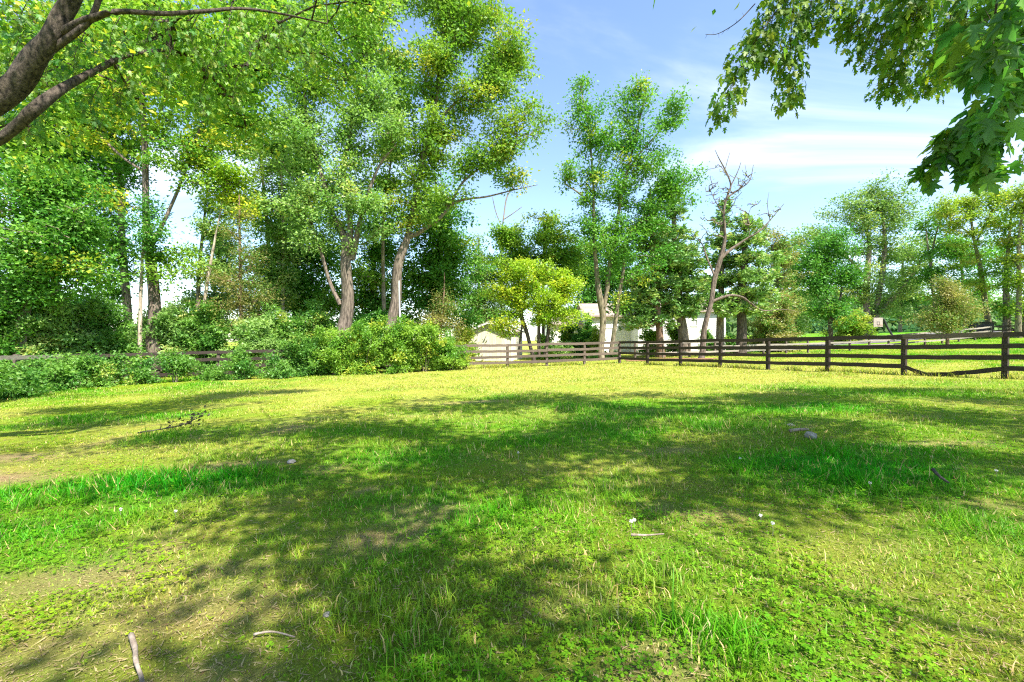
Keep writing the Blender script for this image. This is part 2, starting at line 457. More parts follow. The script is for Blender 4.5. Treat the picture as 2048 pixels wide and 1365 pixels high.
def sheet(name, outline, mat, lift, step=0.8):
    """flat-lying patch that follows the ground: outline = (left edge points, right edge points)"""
    L = catmull(outline[0], 8); R = catmull(outline[1], 8); k = len(L); w = 8; vs = []
    for i in range(k):
        for j in range(w + 1):
            x, y = L[i] * (1 - j / w) + R[i] * j / w
            vs.append((x, y, float(ground(x, y)) + lift))
    f = [(i * (w + 1) + j, i * (w + 1) + j + 1, (i + 1) * (w + 1) + j + 1, (i + 1) * (w + 1) + j) for i in range(k - 1) for j in range(w)]
    return tag(link(name, mesh_np(name, np.array(vs), np.array(f), 4, None, True), M[mat]), kind='structure')

sheet('driveway', ([(27, 51.5), (34, 50.2), (42, 49.5), (60, 54), (90, 62)], [(27, 55.5), (34, 54.6), (42, 55), (60, 60), (90, 68)]), 'asphalt', 0.03)
sheet('mulch_bed', ([(7.6, 30), (9.5, 29.6), (12, 29.9), (14.5, 30.6)], [(8.2, 33), (10, 33.4), (12, 33.2), (14.3, 32.4)]), 'mulch', 0.035)

# ---------------------------------------------------------------- grass
def blades(n, zmin, zmax, expo, spread):
    # depth sampled so that the blade density falls with distance
    u = rng.random(n); k = 2 - expo
    y = (zmin ** k + u * (zmax ** k - zmin ** k)) ** (1 / k)
    x = (rng.random(n) * 2 - 1) * (1.22 * y + 1.4)
    return x, y

# paddock fence line: keep blades inside the plot (and a strip beyond)
PA, PB = np.array((6.7, 28.3)), np.array((14.4, 13.3)); PC = np.array((-18.8, 20.5)); PD = np.array((-15.6, 11.0))
x, y = blades(525000, 1.2, 46, 1.38, 1.42)
keep = (x > -19)
x, y = x[keep], y[keep]
fl = [(PA, PB + (PB - PA) * 0.3), (PA, PC), (PC, PD)]        # long grass left standing along the fence lines
fx = []; fy = []
for a_, b_ in fl:
    t_ = rng.random(4500); clump = N2.fbm(t_ * 40, t_ * 0 + 3, 2) > 0.45
    p_ = a_ + (b_ - a_) * t_[:, None] + rng.normal(size=(4500, 2)) * 0.12
    fx.append(p_[clump, 0]); fy.append(p_[clump, 1])
nfence = sum(len(v) for v in fx)
x = np.concatenate([x] + fx); y = np.concatenate([y] + fy)
tall = np.zeros(len(x)); tall[len(x) - nfence:] = 1
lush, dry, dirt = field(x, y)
keep = rng.random(len(x)) > dirt * 0.62
x, y, lush, dry, dirt, tall = x[keep], y[keep], lush[keep], dry[keep], dirt[keep], tall[keep]
nb = len(x)
tuft = np.clip((N3.fbm(x * 2.2 + 9, y * 2.2 + 31, 3) - 0.62) * 8, 0, 1)
h = (0.018 + 0.058 * lush ** 1.2 + 0.085 * tuft * (0.15 + lush)) * (0.6 + 0.8 * rng.random(nb))
h *= np.where(rng.random(nb) < 0.02, 2.0, 1.0)
h *= 1 - 0.45 * dirt
far = np.clip((y - 4) / 20, 0, 1)
h = h * (1 + 0.5 * far) + 0.012 * far + tall * (0.08 + 0.16 * rng.random(nb))
w = (0.0013 + 0.00085 * y) * (0.6 + 0.7 * rng.random(nb)) + 0.0008 * lush
th = rng.random(nb) * 2 * np.pi
lean = h * (0.25 + 0.75 * rng.random(nb))
lx, ly = np.cos(th) * lean, np.sin(th) * lean
fa = th + np.pi / 2 + (rng.random(nb) - 0.5) * 1.6
wx, wy = np.cos(fa) * w, np.sin(fa) * w
# mostly turned across the view so that thin far blades stay visible
z0 = ground(x, y) - 0.006
c = lerp(lerp(np.tile(C_MID, (nb, 1)), C_LUSH_SHADE, lush), C_DRY_SUN, dry * (0.45 + 0.55 * rng.random(nb)))
straw = (rng.random(nb) < 0.09 + 0.25 * dirt + 0.16 * dry)
c = np.where(straw[:, None], C_STRAW, c)
c = c * (0.7 + 0.6 * rng.random(nb))[:, None] * np.array((1, 1, 1))
c[:, 0] *= 0.8 + 0.4 * rng.random(nb)
near = y < 2.8
i1 = np.where(near)[0]; i2 = np.where(~near)[0]
k = len(i1)
B = np.stack([x, y, z0], 1)
W = np.stack([wx, wy, 0 * wx], 1); L1 = np.stack([lx * 0.3, ly * 0.3, h * 0.6], 1); L2 = np.stack([lx, ly, h * (1 - 0.25 * (lean / h))], 1)
V = np.empty((k, 5, 3)); V[:, 0] = (B - W)[i1]; V[:, 1] = (B + W)[i1]; V[:, 2] = (B + W * 0.75 + L1)[i1]; V[:, 3] = (B - W * 0.75 + L1)[i1]; V[:, 4] = (B + L2)[i1]
bs = np.arange(k)[:, None] * 5
T = np.concatenate([bs + np.array([[0, 1, 2]]), bs + np.array([[0, 2, 3]]), bs + np.array([[3, 2, 4]])], 0)
k2 = len(i2)
V2 = np.empty((k2, 3, 3)); V2[:, 0] = (B - W)[i2]; V2[:, 1] = (B + W)[i2]; V2[:, 2] = (B + L2)[i2]
T2 = k * 5 + np.arange(k2 * 3).reshape(k2, 3)
cc = np.concatenate([np.repeat(c[i1], 5, 0), np.repeat(c[i2], 3, 0)], 0)
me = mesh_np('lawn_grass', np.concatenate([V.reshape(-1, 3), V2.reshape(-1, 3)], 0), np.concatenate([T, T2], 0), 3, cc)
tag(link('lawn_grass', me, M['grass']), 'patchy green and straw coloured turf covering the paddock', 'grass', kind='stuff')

# dead straw, clippings and leaf crumbs lying flat between the blades
x, y = blades(70000, 1.2, 9, 1.5, 1.42)
lush, dry, dirt = field(x, y)
keep = rng.random(len(x)) < 0.25 + 0.75 * np.maximum(dirt, 1 - 1.6 * lush)
x, y = x[keep], y[keep]; k = len(x)
a = rng.random(k) * 6.283; ln = 0.006 + 0.03 * rng.random(k) ** 2; wd = (0.0012 + 0.0035 * rng.random(k) ** 3) * (1 + 0.12 * y)
B0 = np.stack([x, y, ground(x, y) + 0.004 + 0.012 * rng.random(k)], 1)
dv = np.stack([np.cos(a), np.sin(a), 0.35 * (rng.random(k) - 0.5)], 1) * ln[:, None]; wv = np.stack([-np.sin(a), np.cos(a), 0.3 * (rng.random(k) - 0.5)], 1) * wd[:, None]
V = np.stack([B0 - dv - wv, B0 - dv * 0.6 + wv, B0 + dv], 1)
c = lerp(np.tile(np.array((0.50, 0.39, 0.21)), (k, 1)), np.array((0.17, 0.10, 0.055)), rng.random(k) ** 1.5)
me = mesh_np('dead_thatch', V.reshape(-1, 3), np.arange(k * 3).reshape(-1, 3), 3, np.repeat(c, 3, 0))
tag(link('dead_thatch', me, M['grass']), 'dry straw and leaf crumbs littering the turf', 'litter', kind='stuff')

# clover and small broad-leaved weeds
x, y = blades(38000, 1.2, 8, 1.6, 1.42)
lush, dry, dirt = field(x, y)
cl = N2.fbm(x * 1.3 + 80, y * 1.3 + 3, 3)
keep = (rng.random(len(x)) < np.clip((cl - 0.47) * 7, 0.04, 1)) & (dirt < 0.65)
x, y, lush, dry = x[keep], y[keep], lush[keep], dry[keep]
k = len(x); lv = 3
hh = 0.012 + 0.035 * rng.random(k); s = (0.007 + 0.009 * rng.random(k)) * (1 + 0.05 * y)
ce = np.stack([x, y, ground(x, y) + hh], 1)
V = np.empty((k, lv, 4, 3)); a0 = rng.random(k) * 6.28
for j in range(lv):
    a = a0 + j * 2.094 + (rng.random(k) - 0.5) * 0.5
    d = np.stack([np.cos(a), np.sin(a), (rng.random(k) - 0.4) * 0.7], 1); e = np.stack([-np.sin(a), np.cos(a), (rng.random(k) - 0.5) * 0.7], 1)
    V[:, j, 0] = ce; V[:, j, 1] = ce + (d * 0.75 + e * 0.55) * s[:, None]; V[:, j, 2] = ce + d * 1.15 * s[:, None]; V[:, j, 3] = ce + (d * 0.75 - e * 0.55) * s[:, None]
c = lerp(np.tile(np.array((0.085, 0.28, 0.010)), (k, 1)), np.array((0.32, 0.38, 0.020)), np.clip(dry * 0.8 + 0.3 * rng.random(k), 0, 1)) * (0.7 + 0.5 * rng.random(k))[:, None]
me = mesh_np('clover', V.reshape(-1, 3), np.arange(k * lv * 4).reshape(-1, 4), 4, np.repeat(c, lv * 4, 0))
tag(link('clover', me, M['grass']), 'low clover and broad-leaved weeds growing through the turf', 'clover', kind='stuff')

# ---------------------------------------------------------------- foliage generator
def leaf_quads(centres, axes, normals, size, wid=0.62, fold=0.18):
    """kite-shaped leaves folded along the midrib -> verts (n,4,3)"""
    a = axes / np.linalg.norm(axes, axis=1, keepdims=True)
    nrm = normals - a * np.sum(a * normals, 1, keepdims=True)
    nrm /= np.linalg.norm(nrm, axis=1, keepdims=True) + 1e-9
    b = np.cross(nrm, a); s = size[:, None]
    V = np.empty((len(a), 4, 3))
    V[:, 0] = centres - a * 0.5 * s
    V[:, 1] = centres + (b * wid * 0.5 + nrm * fold * 0.5 - a * 0.06) * s
    V[:, 2] = centres + a * 0.5 * s
    V[:, 3] = centres + (-b * wid * 0.5 + nrm * fold * 0.5 - a * 0.06) * s
    return V

def leaf_tris(centres, axes, normals, size, wid=0.62):
    """three-cornered leaves for crowns well away from the lawn -> verts (n,3,3)"""
    a = axes / np.linalg.norm(axes, axis=1, keepdims=True)
    nrm = normals - a * np.sum(a * normals, 1, keepdims=True)
    nrm /= np.linalg.norm(nrm, axis=1, keepdims=True) + 1e-9
    b = np.cross(nrm, a); s = size[:, None]
    V = np.empty((len(a), 3, 3))
    V[:, 0] = centres + (b * wid * 0.62 - a * 0.38) * s
    V[:, 1] = centres + a * 0.62 * s
    V[:, 2] = centres + (-b * wid * 0.62 - a * 0.38) * s
    return V

def frusta(segs, sides):
    """segs: array (n,8) = p0 p1 r0 r1 -> verts, quads"""
    S = np.array(segs); n = len(S)
    p0, p1, r0, r1 = S[:, :3], S[:, 3:6], S[:, 6], S[:, 7]
    d = p1 - p0; d /= np.linalg.norm(d, axis=1, keepdims=True) + 1e-9
    ref = np.where(np.abs(d[:, 2:3]) > 0.9, np.array([[1.0, 0, 0]]), np.array([[0, 0, 1.0]]))
    a = np.cross(d, ref); a /= np.linalg.norm(a, axis=1, keepdims=True) + 1e-9
    b = np.cross(d, a)
    V = np.empty((n, 2, sides, 3))
    for s in range(sides):
        t = 2 * math.pi * s / sides; o = a * math.cos(t) + b * math.sin(t)
        V[:, 0, s] = p0 + o * r0[:, None]; V[:, 1, s] = p1 + o * r1[:, None]
    Fq = np.empty((n, sides, 4), int); base = np.arange(n) * 2 * sides
    for s in range(sides):
        s2 = (s + 1) % sides
        Fq[:, s] = np.stack([base + s, base + s2, base + sides + s2, base + sides + s], 1)
    return V.reshape(-1, 3), Fq.reshape(-1, 4)

def grow(stems, attract, twig_r, base_loc, bark, parent, wander=0.12, stem_sides=9, flare=True):
    """stems: list of (k,4) arrays x y z r; attract: (n,3) points where twigs end. Builds the woody mesh; returns twig directions"""
    V = []; Fq = []; off = 0
    nodes = []; rad = []; par = []; fixed = []
    for si, st in enumerate(stems):
        sm = catmull(st, 5)
        seed = rng.random(3) * 10
        tt = np.arange(len(sm)) * 0.55
        if len(sm) > 12:
            amp = 0.25 * sm[:, 3] * np.minimum(1, np.arange(len(sm)) / 4)
            sm[:, 0] += amp * np.sin(tt * 1.1 + seed[0]); sm[:, 1] += amp * np.sin(tt * 0.9 + seed[1])
        sides = stem_sides if sm[:, 3].max() > 0.05 else 5
        k = len(sm); P = sm[:, :3]; R = np.maximum(sm[:, 3], 0.006)
        d = np.gradient(P, axis=0); d /= np.linalg.norm(d, axis=1, keepdims=True) + 1e-9
        ref = np.array((0.95, 0.1, 0.28)) if abs(d[:, 0].mean()) < 0.75 else np.array((0.05, 0.95, 0.2))
        a = np.cross(d, ref); a /= np.linalg.norm(a, axis=1, keepdims=True) + 1e-9
        b = np.cross(d, a)
        ring = np.empty((k, sides, 3)); ph = rng.random(4) * 6.28
        for s in range(sides):
            t = 2 * math.pi * s / sides
            lump = 1 + 0.10 * np.sin(2 * t + ph[0] + tt * 0.5) + 0.07 * np.sin(3 * t + ph[1] - tt * 0.8) + 0.05 * np.sin(5 * t + ph[2])
            if flare and si == 0:
                lump = lump * (1 + np.exp(-np.arange(k) / 1.6) * (0.35 + 0.25 * math.sin(4 * t + ph[3])))
            ring[:, s] = P + (a * math.cos(t) + b * math.sin(t)) * (R * lump)[:, None]
        V.append(ring.reshape(-1, 3))
        for s in range(sides):
            s2 = (s + 1) % sides; i = np.arange(k - 1)
            Fq.append(off + np.stack([i * sides + s, i * sides + s2, (i + 1) * sides + s2, (i + 1) * sides + s], 1))
        off += k * sides
        b0 = len(nodes)
        for j in range(k):
            nodes.append(P[j]); rad.append(R[j]); par.append(b0 + j - 1 if j else -1); fixed.append(True)
    nst = len(nodes)
    dirs = np.zeros((len(attract), 3))
    if len(attract):
        NP = np.zeros((nst + len(attract) * 2, 3)); par_n = 0; NP[:nst] = nodes; cnt = nst
        stem_top = np.array(nodes); RR = np.array(rad)
        # leave the bare lower bole free of twigs
        zlo = np.percentile(attract[:, 2], 3)
        d0 = np.min(np.linalg.norm(attract[:, None, :] - stem_top[None, :, :], axis=2), 1)
        order = np.argsort(d0)
        load = {}
        ends = {}
        for ci in order:
            p = attract[ci]
            dv = NP[:cnt] - p
            dist = np.sqrt((dv ** 2).sum(1))
            cost = dist + 0.75 * np.maximum(0, dv[:, 2]) 
            cost[:nst] += 0.25
            cost[dist < 0.02] += 5
            j = int(np.argmin(cost))
            q = NP[j]; ln = dist[j]
            jit = (rng.random((2, 3)) - 0.5) * wander * ln
            sag = 0.12 * ln
            m1 = q + (p - q) * 0.36 + jit[0] + np.array((0, 0, sag)); m2 = q + (p - q) * 0.7 + jit[1] + np.array((0, 0, sag * 0.8))
            for pt in ((0.5 * (m1 + m2), p) if ln > 0.9 else (p,)):
                NP[cnt] = pt; par.append(j); fixed.append(False); rad.append(0); j = cnt; cnt += 1
            ends[ci] = cnt - 1
            dirs[ci] = p - m2
        # pipe model
        area = np.zeros(cnt)
        for ci, e in ends.items():
            j = e
            while j >= nst:
                area[j] += 1; j = par[j]
        segs = []
        for j in range(nst, cnt):
            pj = par[j]
            r1 = twig_r * area[j] ** 0.42
            r0 = twig_r * (max(area[pj], area[j]) ** 0.42) if pj >= nst else min(twig_r * area[j] ** 0.42 * 1.2, RR[pj] * 0.8)
            segs.append(np.concatenate([NP[pj], NP[j], [max(r0, r1), r1]]))
        v2, f2 = frusta(segs, 3)
        V.append(v2); Fq.append(f2 + off)
    V = np.concatenate(V) - np.array(base_loc); Fq = np.concatenate(Fq)
    me = mesh_np('trunk', V, Fq, 4, None, True)
    link('trunk', me, bark, parent)
    nn = np.linalg.norm(dirs, axis=1, keepdims=True)
    return np.where(nn > 1e-6, dirs / np.maximum(nn, 1e-6), np.array([[0, 0, 1.0]]))

def leaves_at(pts, dirs, per, rc, size, pal, flat=0.6, droop=0.25, upn=1.0, wid=0.62, hang=0.0, tri=True, grp=1):
    """spray of leaves round every twig end; pal = (colour a, colour b, odd colour, odd share)"""
    n = len(pts) * per
    c = np.repeat(pts, per, 0); dd = np.repeat(dirs, per, 0)
    off = rng.normal(size=(n, 3)) * rc * np.array((1, 1, flat)) * 0.62
    off += dd * (rng.random((n, 1)) - 0.55) * rc * 1.3
    off[:, 2] -= np.abs(rng.normal(size=n)) * rc * hang
    ax = off * 1.2 / rc + rng.normal(size=(n, 3)) * 0.6 + np.array((0, 0, -droop))
    nm = rng.normal(size=(n, 3)) * 0.75 + np.array((0, 0, upn)) + np.array(SUN) * 0.25
    sz = size * (0.65 + 0.7 * rng.random(n))
    V = (leaf_tris if tri else leaf_quads)(c + off, ax, nm, sz, wid)
    ct = np.repeat(np.repeat(rng.random(len(pts) // grp + 1), grp)[:len(pts)], per); t = np.clip(ct * 0.75 + 0.45 * rng.random(n) - 0.1, 0, 1)
    col = lerp(np.tile(np.array(pal[0]), (n, 1)), np.array(pal[1]), t)
    odd = np.repeat(np.repeat(rng.random(len(pts) // grp + 1) < pal[3], grp)[:len(pts)], per) & (rng.random(n) < 0.7)
    col = np.where(odd[:, None], np.array(pal[2]), col) * (0.78 + 0.44 * rng.random(n))[:, None]
    return V, col

GRP = 5      # twig ends that share one spray
def blob_points(blobs, z, rc_m, dens, stems):
    """twig ends in sprays: each spray runs outward from the nearest limb to a point in the outer crown, so gaps stay between sprays"""
    N = np.concatenate([catmull(st, 3) for st in stems])[:, :3]
    pts = []
    for bl in blobs:
        px, py, rx, ry = bl[:4]; dz = bl[4] if len(bl) > 4 else 0.0; dm = bl[5] if len(bl) > 5 else 1.0
        zz = z + dz; c = np.array(at(px, py, zz)); ax, az = rx / F * zz, ry / F * zz; ay = 0.9 * (ax * az) ** 0.5
        vol = (ax * az) * (1 + 0.25 * ay)
        n = max(2, int(CROWN * dens * dm * vol / (rc_m * rc_m) / GRP))
        d = rng.normal(size=(n, 3)); d /= np.linalg.norm(d, axis=1, keepdims=True)
        r = rng.random(n) ** 0.4 * (0.8 + 0.42 * rng.random(n))
        tip = c + (d * r[:, None] + rng.normal(size=(n, 3)) * 0.22) * np.array((ax, ay, az))
        dist = np.linalg.norm(tip[:, None] - N[None], axis=2) + 0.9 * np.maximum(0, N[None, :, 2] - tip[:, None, 2] + 0.3)
        org = N[np.argmin(dist, 1)]
        dr = tip - org; ln = np.linalg.norm(dr, axis=1, keepdims=True); dr = dr / np.maximum(ln, 1e-6)
        dr = dr + np.array((0, 0, 0.25)) + rng.normal(size=(n, 3)) * 0.25; dr /= np.linalg.norm(dr, axis=1, keepdims=True)
        L = np.minimum(rc_m * (1.8 + 2.8 * rng.random((n, 1))), ln * 0.85)
        t = np.linspace(0, 1, GRP)
        P = tip[:, None, :] - dr[:, None, :] * (L[:, :, None] * t[None, :, None]) + rng.normal(size=(n, GRP, 3)) * rc_m * 0.22 * np.array((1, 1, 0.7))
        P[:, :, 2] -= 0.18 * L * (1 - t[None, :]) ** 2
        pts.append(P.reshape(-1, 3))
    P = np.concatenate(pts)
    g = ground(P[:, 0], P[:, 1])
    P[:, 2] = np.maximum(P[:, 2], g + 0.15)
    return P

def crown_obj(name, V, col, base, mat, parent):
    k = V.shape[1]
    me = mesh_np(name, V.reshape(-1, 3) - np.array(base), np.arange(len(V) * k).reshape(-1, k), k, np.repeat(col, k, 0))
    return link(name, me, M[mat], parent)

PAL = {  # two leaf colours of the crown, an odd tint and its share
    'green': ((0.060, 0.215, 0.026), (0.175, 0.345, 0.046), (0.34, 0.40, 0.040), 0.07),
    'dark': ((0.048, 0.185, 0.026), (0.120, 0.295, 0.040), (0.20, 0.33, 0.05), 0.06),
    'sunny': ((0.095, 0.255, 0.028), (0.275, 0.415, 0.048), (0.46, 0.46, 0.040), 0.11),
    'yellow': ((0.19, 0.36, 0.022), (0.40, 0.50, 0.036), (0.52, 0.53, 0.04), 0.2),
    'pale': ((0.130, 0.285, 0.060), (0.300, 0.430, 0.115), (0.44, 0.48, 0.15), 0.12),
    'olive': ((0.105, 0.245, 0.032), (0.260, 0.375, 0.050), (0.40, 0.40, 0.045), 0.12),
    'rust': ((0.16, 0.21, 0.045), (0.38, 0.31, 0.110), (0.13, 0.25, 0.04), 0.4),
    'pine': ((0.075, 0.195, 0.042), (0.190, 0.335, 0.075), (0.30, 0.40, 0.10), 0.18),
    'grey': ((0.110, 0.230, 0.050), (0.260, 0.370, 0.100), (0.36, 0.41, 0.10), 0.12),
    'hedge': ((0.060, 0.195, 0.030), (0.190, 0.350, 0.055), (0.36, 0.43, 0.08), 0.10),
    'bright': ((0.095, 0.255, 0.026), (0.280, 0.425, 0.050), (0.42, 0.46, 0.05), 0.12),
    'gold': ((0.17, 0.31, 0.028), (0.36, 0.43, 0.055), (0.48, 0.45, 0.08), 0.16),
}

def tree(name, label, z, stems, blobs, pal, bark, leaf=0.13, rc=0.55, dens=0.8, per=26, group=None, cat='tree', twig=0.011, mat='leaf', **kw):
    st = []
    for s in stems:
        st.append(np.array([list(at(p[0], p[1], z + (p[3] if len(p) > 3 else 0))) + [p[2] / F * z * (0.74 if p[1] > 480 else 0.55)] for p in s]))
    bx, by = st[0][0][0], st[0][0][1]; gz = float(ground(bx, by))
    if st[0][0][2] > gz: # carry the bole down to the soil
        low = st[0][0].copy(); low[2] = gz - 0.15; low[3] *= 1.1
        st[0] = np.vstack([low, st[0]])
    else:
        st[0][0][2] = gz - 0.15
    base = (bx, by, gz)
    t = thing(name, label, cat, base, group)
    P = blob_points(blobs, z, rc, dens, st) if blobs else np.zeros((0, 3))
    d = grow(st, P, twig, base, M[bark], t)
    if len(P):
        V, c = leaves_at(P, d, max(1, int(per * 1.75)), rc * 0.95, leaf * 1.05, PAL[pal], grp=GRP, **kw)
        crown_obj('crown', V, c, base, mat, t)
    return t

def shrub(label, px, z, ptop, rx, pal, leaf=0.09, rc=0.28, dens=1.1, per=30, name='shrub', group=None, depth=1.0, cat='shrub', lowfill=0.25, mat='leaf'):
    b = gat(px, z); top = at(px, ptop, z).z; hgt = max(0.5, top - b.z); rm = rx / F * z
    n = int(dens * rm * hgt * (1 + 0.5 * depth) / (rc * rc) * 3.6)
    # arching canes spring from the base and carry tufts along their outer half; some shoot well past the rest
    nc = max(4, n // GRP)
    u = rng.random(nc) * 2 * math.pi; v = rng.random(nc) ** 0.75; r = 0.35 + 0.65 * rng.random(nc) ** 0.6
    rad = np.sqrt(1 - (v * 0.97) ** 2) ** 0.7 * r
    wob = 0.72 + 0.56 * N1.fbm(np.cos(u) * 1.5 + px * 0.37 + v, np.sin(u) * 1.5 + z + v * 2, 2)
    wob = np.where(rng.random(nc) < 0.08, wob * 1.22, wob)
    tip = np.stack([np.cos(u) * rad * rm * wob, np.sin(u) * rad * rm * 0.8 * depth * wob, hgt * v * wob * (0.85 + 0.15 * r)], 1)
    tt_ = np.linspace(0.42, 1.0, GRP)[None, :, None]
    mid = tip * np.array((0.35, 0.35, 0.0)) + np.stack([0 * v, 0 * v, np.maximum(tip[:, 2] * 1.12, 0.3)], 1)
    P = 2 * (1 - tt_) * tt_ * mid[:, None] + tt_ ** 2 * tip[:, None] + rng.normal(size=(nc, GRP, 3)) * rc * 0.35
    P = P.reshape(-1, 3) + np.array(b)
    P[:, 2] = np.maximum(P[:, 2], ground(P[:, 0], P[:, 1]) + 0.06)
    t = thing(name, label, cat, b, group)
    stems = []
    for k in range(5):
        a = k * 1.2567 + rng.random(); q = rng.random() * 0.4 + 0.35
        stems.append(np.array([[b.x + 0.08 * math.cos(a), b.y + 0.08 * math.sin(a), b.z - 0.05, 0.025], [b.x + 0.35 * rm * q * math.cos(a), b.y + 0.3 * rm * q * math.sin(a), b.z + hgt * 0.4, 0.018],
                               [b.x + 0.8 * rm * q * math.cos(a), b.y + 0.7 * rm * q * math.sin(a), b.z + hgt * 0.75, 0.009]]))
    d = grow(stems, P, 0.005, b, M['bark_grey'], t, flare=False, stem_sides=5)
    V, c = leaves_at(P, d, int(per * 2.3), rc * 0.8, leaf * 1.1, PAL[pal], flat=0.75, droop=0.1, upn=0.8, grp=GRP)
    crown_obj('foliage', V, c, b, mat, t)
    return t

def pine(label, z, trunk, layers, pal='pine', bark='bark_grey', tuft=0.32, per=16, name='pine_tree', group=None, dens=15.0, blade=0.030):
    """layers: (px, py, half width px, thickness px)"""
    st = np.array([list(at(p[0], p[1], z)) + [p[2] / F * z] for p in trunk])
    bx, by = st[0][0], st[0][1]; gz = float(ground(bx, by)); st[0][2] = min(st[0][2], gz - 0.1); base = (bx, by, gz)
    t = thing(name, label, 'pine tree', base, group)
    pts = []
    for px, py, hw, thk in layers:
        c = np.array(at(px, py, z)); a = hw / F * z; hth = thk / F * z
        n = int(dens * a * a * 1.5) + 6
        u = rng.random(n) * 6.283; r = rng.random(n) ** 0.55
        lob = 0.75 + 0.25 * np.sin(u * 3 + px) + 0.15 * np.sin(u * 7 + py)
        pts.append(c + np.stack([np.cos(u) * r * a * lob, np.sin(u) * r * a * 0.9 * lob, (rng.random(n) - 0.5) * hth * 1.3 - 0.10 * a * r], 1))
    P = np.concatenate(pts); P[:, 2] = np.maximum(P[:, 2], ground(P[:, 0], P[:, 1]) + 0.3)
    d = grow([st], P, 0.010, base, M[bark], t)
    n = len(P) * per
    c = np.repeat(P, per, 0); dd = np.repeat(d, per, 0)
    ax = dd * 0.5 + rng.normal(size=(n, 3)) * np.array((1, 1, 0.45)) + np.array((0, 0, 0.22))
    ax /= np.linalg.norm(ax, axis=1, keepdims=True)
    s = tuft * (0.7 + 0.6 * rng.random(n))
    V = leaf_quads(c + ax * (s * 0.45)[:, None] + rng.normal(size=(n, 3)) * 0.10, ax, rng.normal(size=(n, 3)) + np.array((0, 0, 1.0)), s, wid=blade / tuft * 4, fold=0.05)
    tt = np.clip(np.repeat(rng.random(len(P)), per) * 0.7 + 0.3 * rng.random(n), 0, 1); pl = PAL[pal]
    col = lerp(np.tile(np.array(pl[0]), (n, 1)), np.array(pl[1]), tt)
    odd = np.repeat(rng.random(len(P)) < pl[3], per); col = np.where(odd[:, None], np.array(pl[2]), col) * (0.8 + 0.4 * rng.random(n))[:, None]
    crown_obj('crown', V, col, base, 'needle', t)
    return t

# ---------------------------------------------------------------- buildings
def wall_siding(parent, x0, x1, y, z0, z1, pitch, mat='siding', holes=()):
    """clapboards on a wall facing -y, each course a board of its own; holes = (x0,x1,z0,z1) left open"""
    k = 0; z = z0
    while z < z1 - 0.02:
        zt = min(z + pitch, z1)
        spans = [(x0, x1)]
        for hx0, hx1, hz0, hz1 in holes:
            if z < hz1 - 0.01 and zt > hz0 + 0.01:
                ns = []
                for a, b in spans:
                    if hx0 > a: ns.append((a, min(b, hx0)))
                    if hx1 < b: ns.append((max(a, hx1), b))
                spans = [s for s in ns if s[1] - s[0] > 0.03]
        for a, b in spans:
            mb = MB(); mb.poly_prism([(a, y - 0.028, z), (a, y, z), (a, y, zt - 0.004), (a, y - 0.010, zt - 0.004)], (b - a, 0, 0))
            mb.build('clapboard', M[mat], parent)
        z = zt

def window(parent, x0, x1, y, z0, z1, cols=2, rows=2):
    w = MB(); f = 0.07
    w.box(x0 - f, x1 + f, y - 0.05, y + 0.02, z1, z1 + f); w.box(x0 - f, x1 + f, y - 0.07, y + 0.02, z0 - f, z0)
    w.box(x0 - f, x0, y - 0.05, y + 0.02, z0, z1); w.box(x1, x1 + f, y - 0.05, y + 0.02, z0, z1)
    wo = w.build('window', M['trim'], parent)
    cw = (x1 - x0) / cols; rh = (z1 - z0) / rows
    g = MB(); g.box(x0, x1, y + 0.035, y + 0.05, z0, z1); g.build('pane', M['glass'], wo)
    for i in range(1, cols): MB().box(x0 + i * cw - 0.02, x0 + i * cw + 0.02, y - 0.01, y + 0.03, z0, z1).build('glazing_bar', M['trim'], wo)
    for i in range(1, rows): MB().box(x0, x1, y - 0.012, y + 0.028, z0 + i * rh - 0.015, z0 + i * rh + 0.015).build('glazing_bar', M['trim'], wo)

HB = gat(1320, 47)
hx = lambda px, z: (px - CX) / F * z - HB.x
hz = lambda py, z: CAMZ + (CY - py) / F * z - HB.z
house = thing('house', 'white clapboard house with brown shingle roof behind the pine trees', 'house', HB)
# front wing (right): gable wall towards the paddock
yA = 0.0; xa0, xa1 = hx(1276, 47), hx(1451, 47); ea = hz(622, 47); ra = ea + 1.7; dep = 9.0
mb = MB(); mb.box(xa0, xa1, yA + 0.03, yA + dep, -0.4, ea); mb.build('wall', M['siding'], house)
wA = (hx(1382, 47), hx(1394, 47), hz(652, 47), hz(640, 47))
wA2 = (hx(1330, 47), hx(1346, 47), hz(655, 47), hz(636, 47))
wall_siding(house, xa0 + 0.12, xa1 - 0.12, yA, hz(671, 47), ea, 0.2, holes=(wA, wA2))
wall_siding(house, xa0 + 0.12, xa1 - 0.12, yA + 0.01, 0.0, hz(671, 47) - 0.06, 0.24)
mb = MB(); mb.box(xa0, xa0 + 0.12, yA - 0.03, yA + 0.03, -0.3, ea); mb.build('corner_board', M['trim'], house)
mb = MB(); mb.box(xa1 - 0.12, xa1, yA - 0.03, yA + 0.03, -0.3, ea); mb.build('corner_board', M['trim'], house)
mb = MB(); mb.box(xa0 + 0.12, xa1 - 0.12, yA - 0.035, yA + 0.03, hz(671, 47) - 0.06, hz(671, 47)); mb.build('belt_board', M['trim'], house)
window(house, *wA[:2], yA, *wA[2:], cols=2, rows=1); window(house, *wA2[:2], yA, *wA2[2:], cols=2, rows=2)
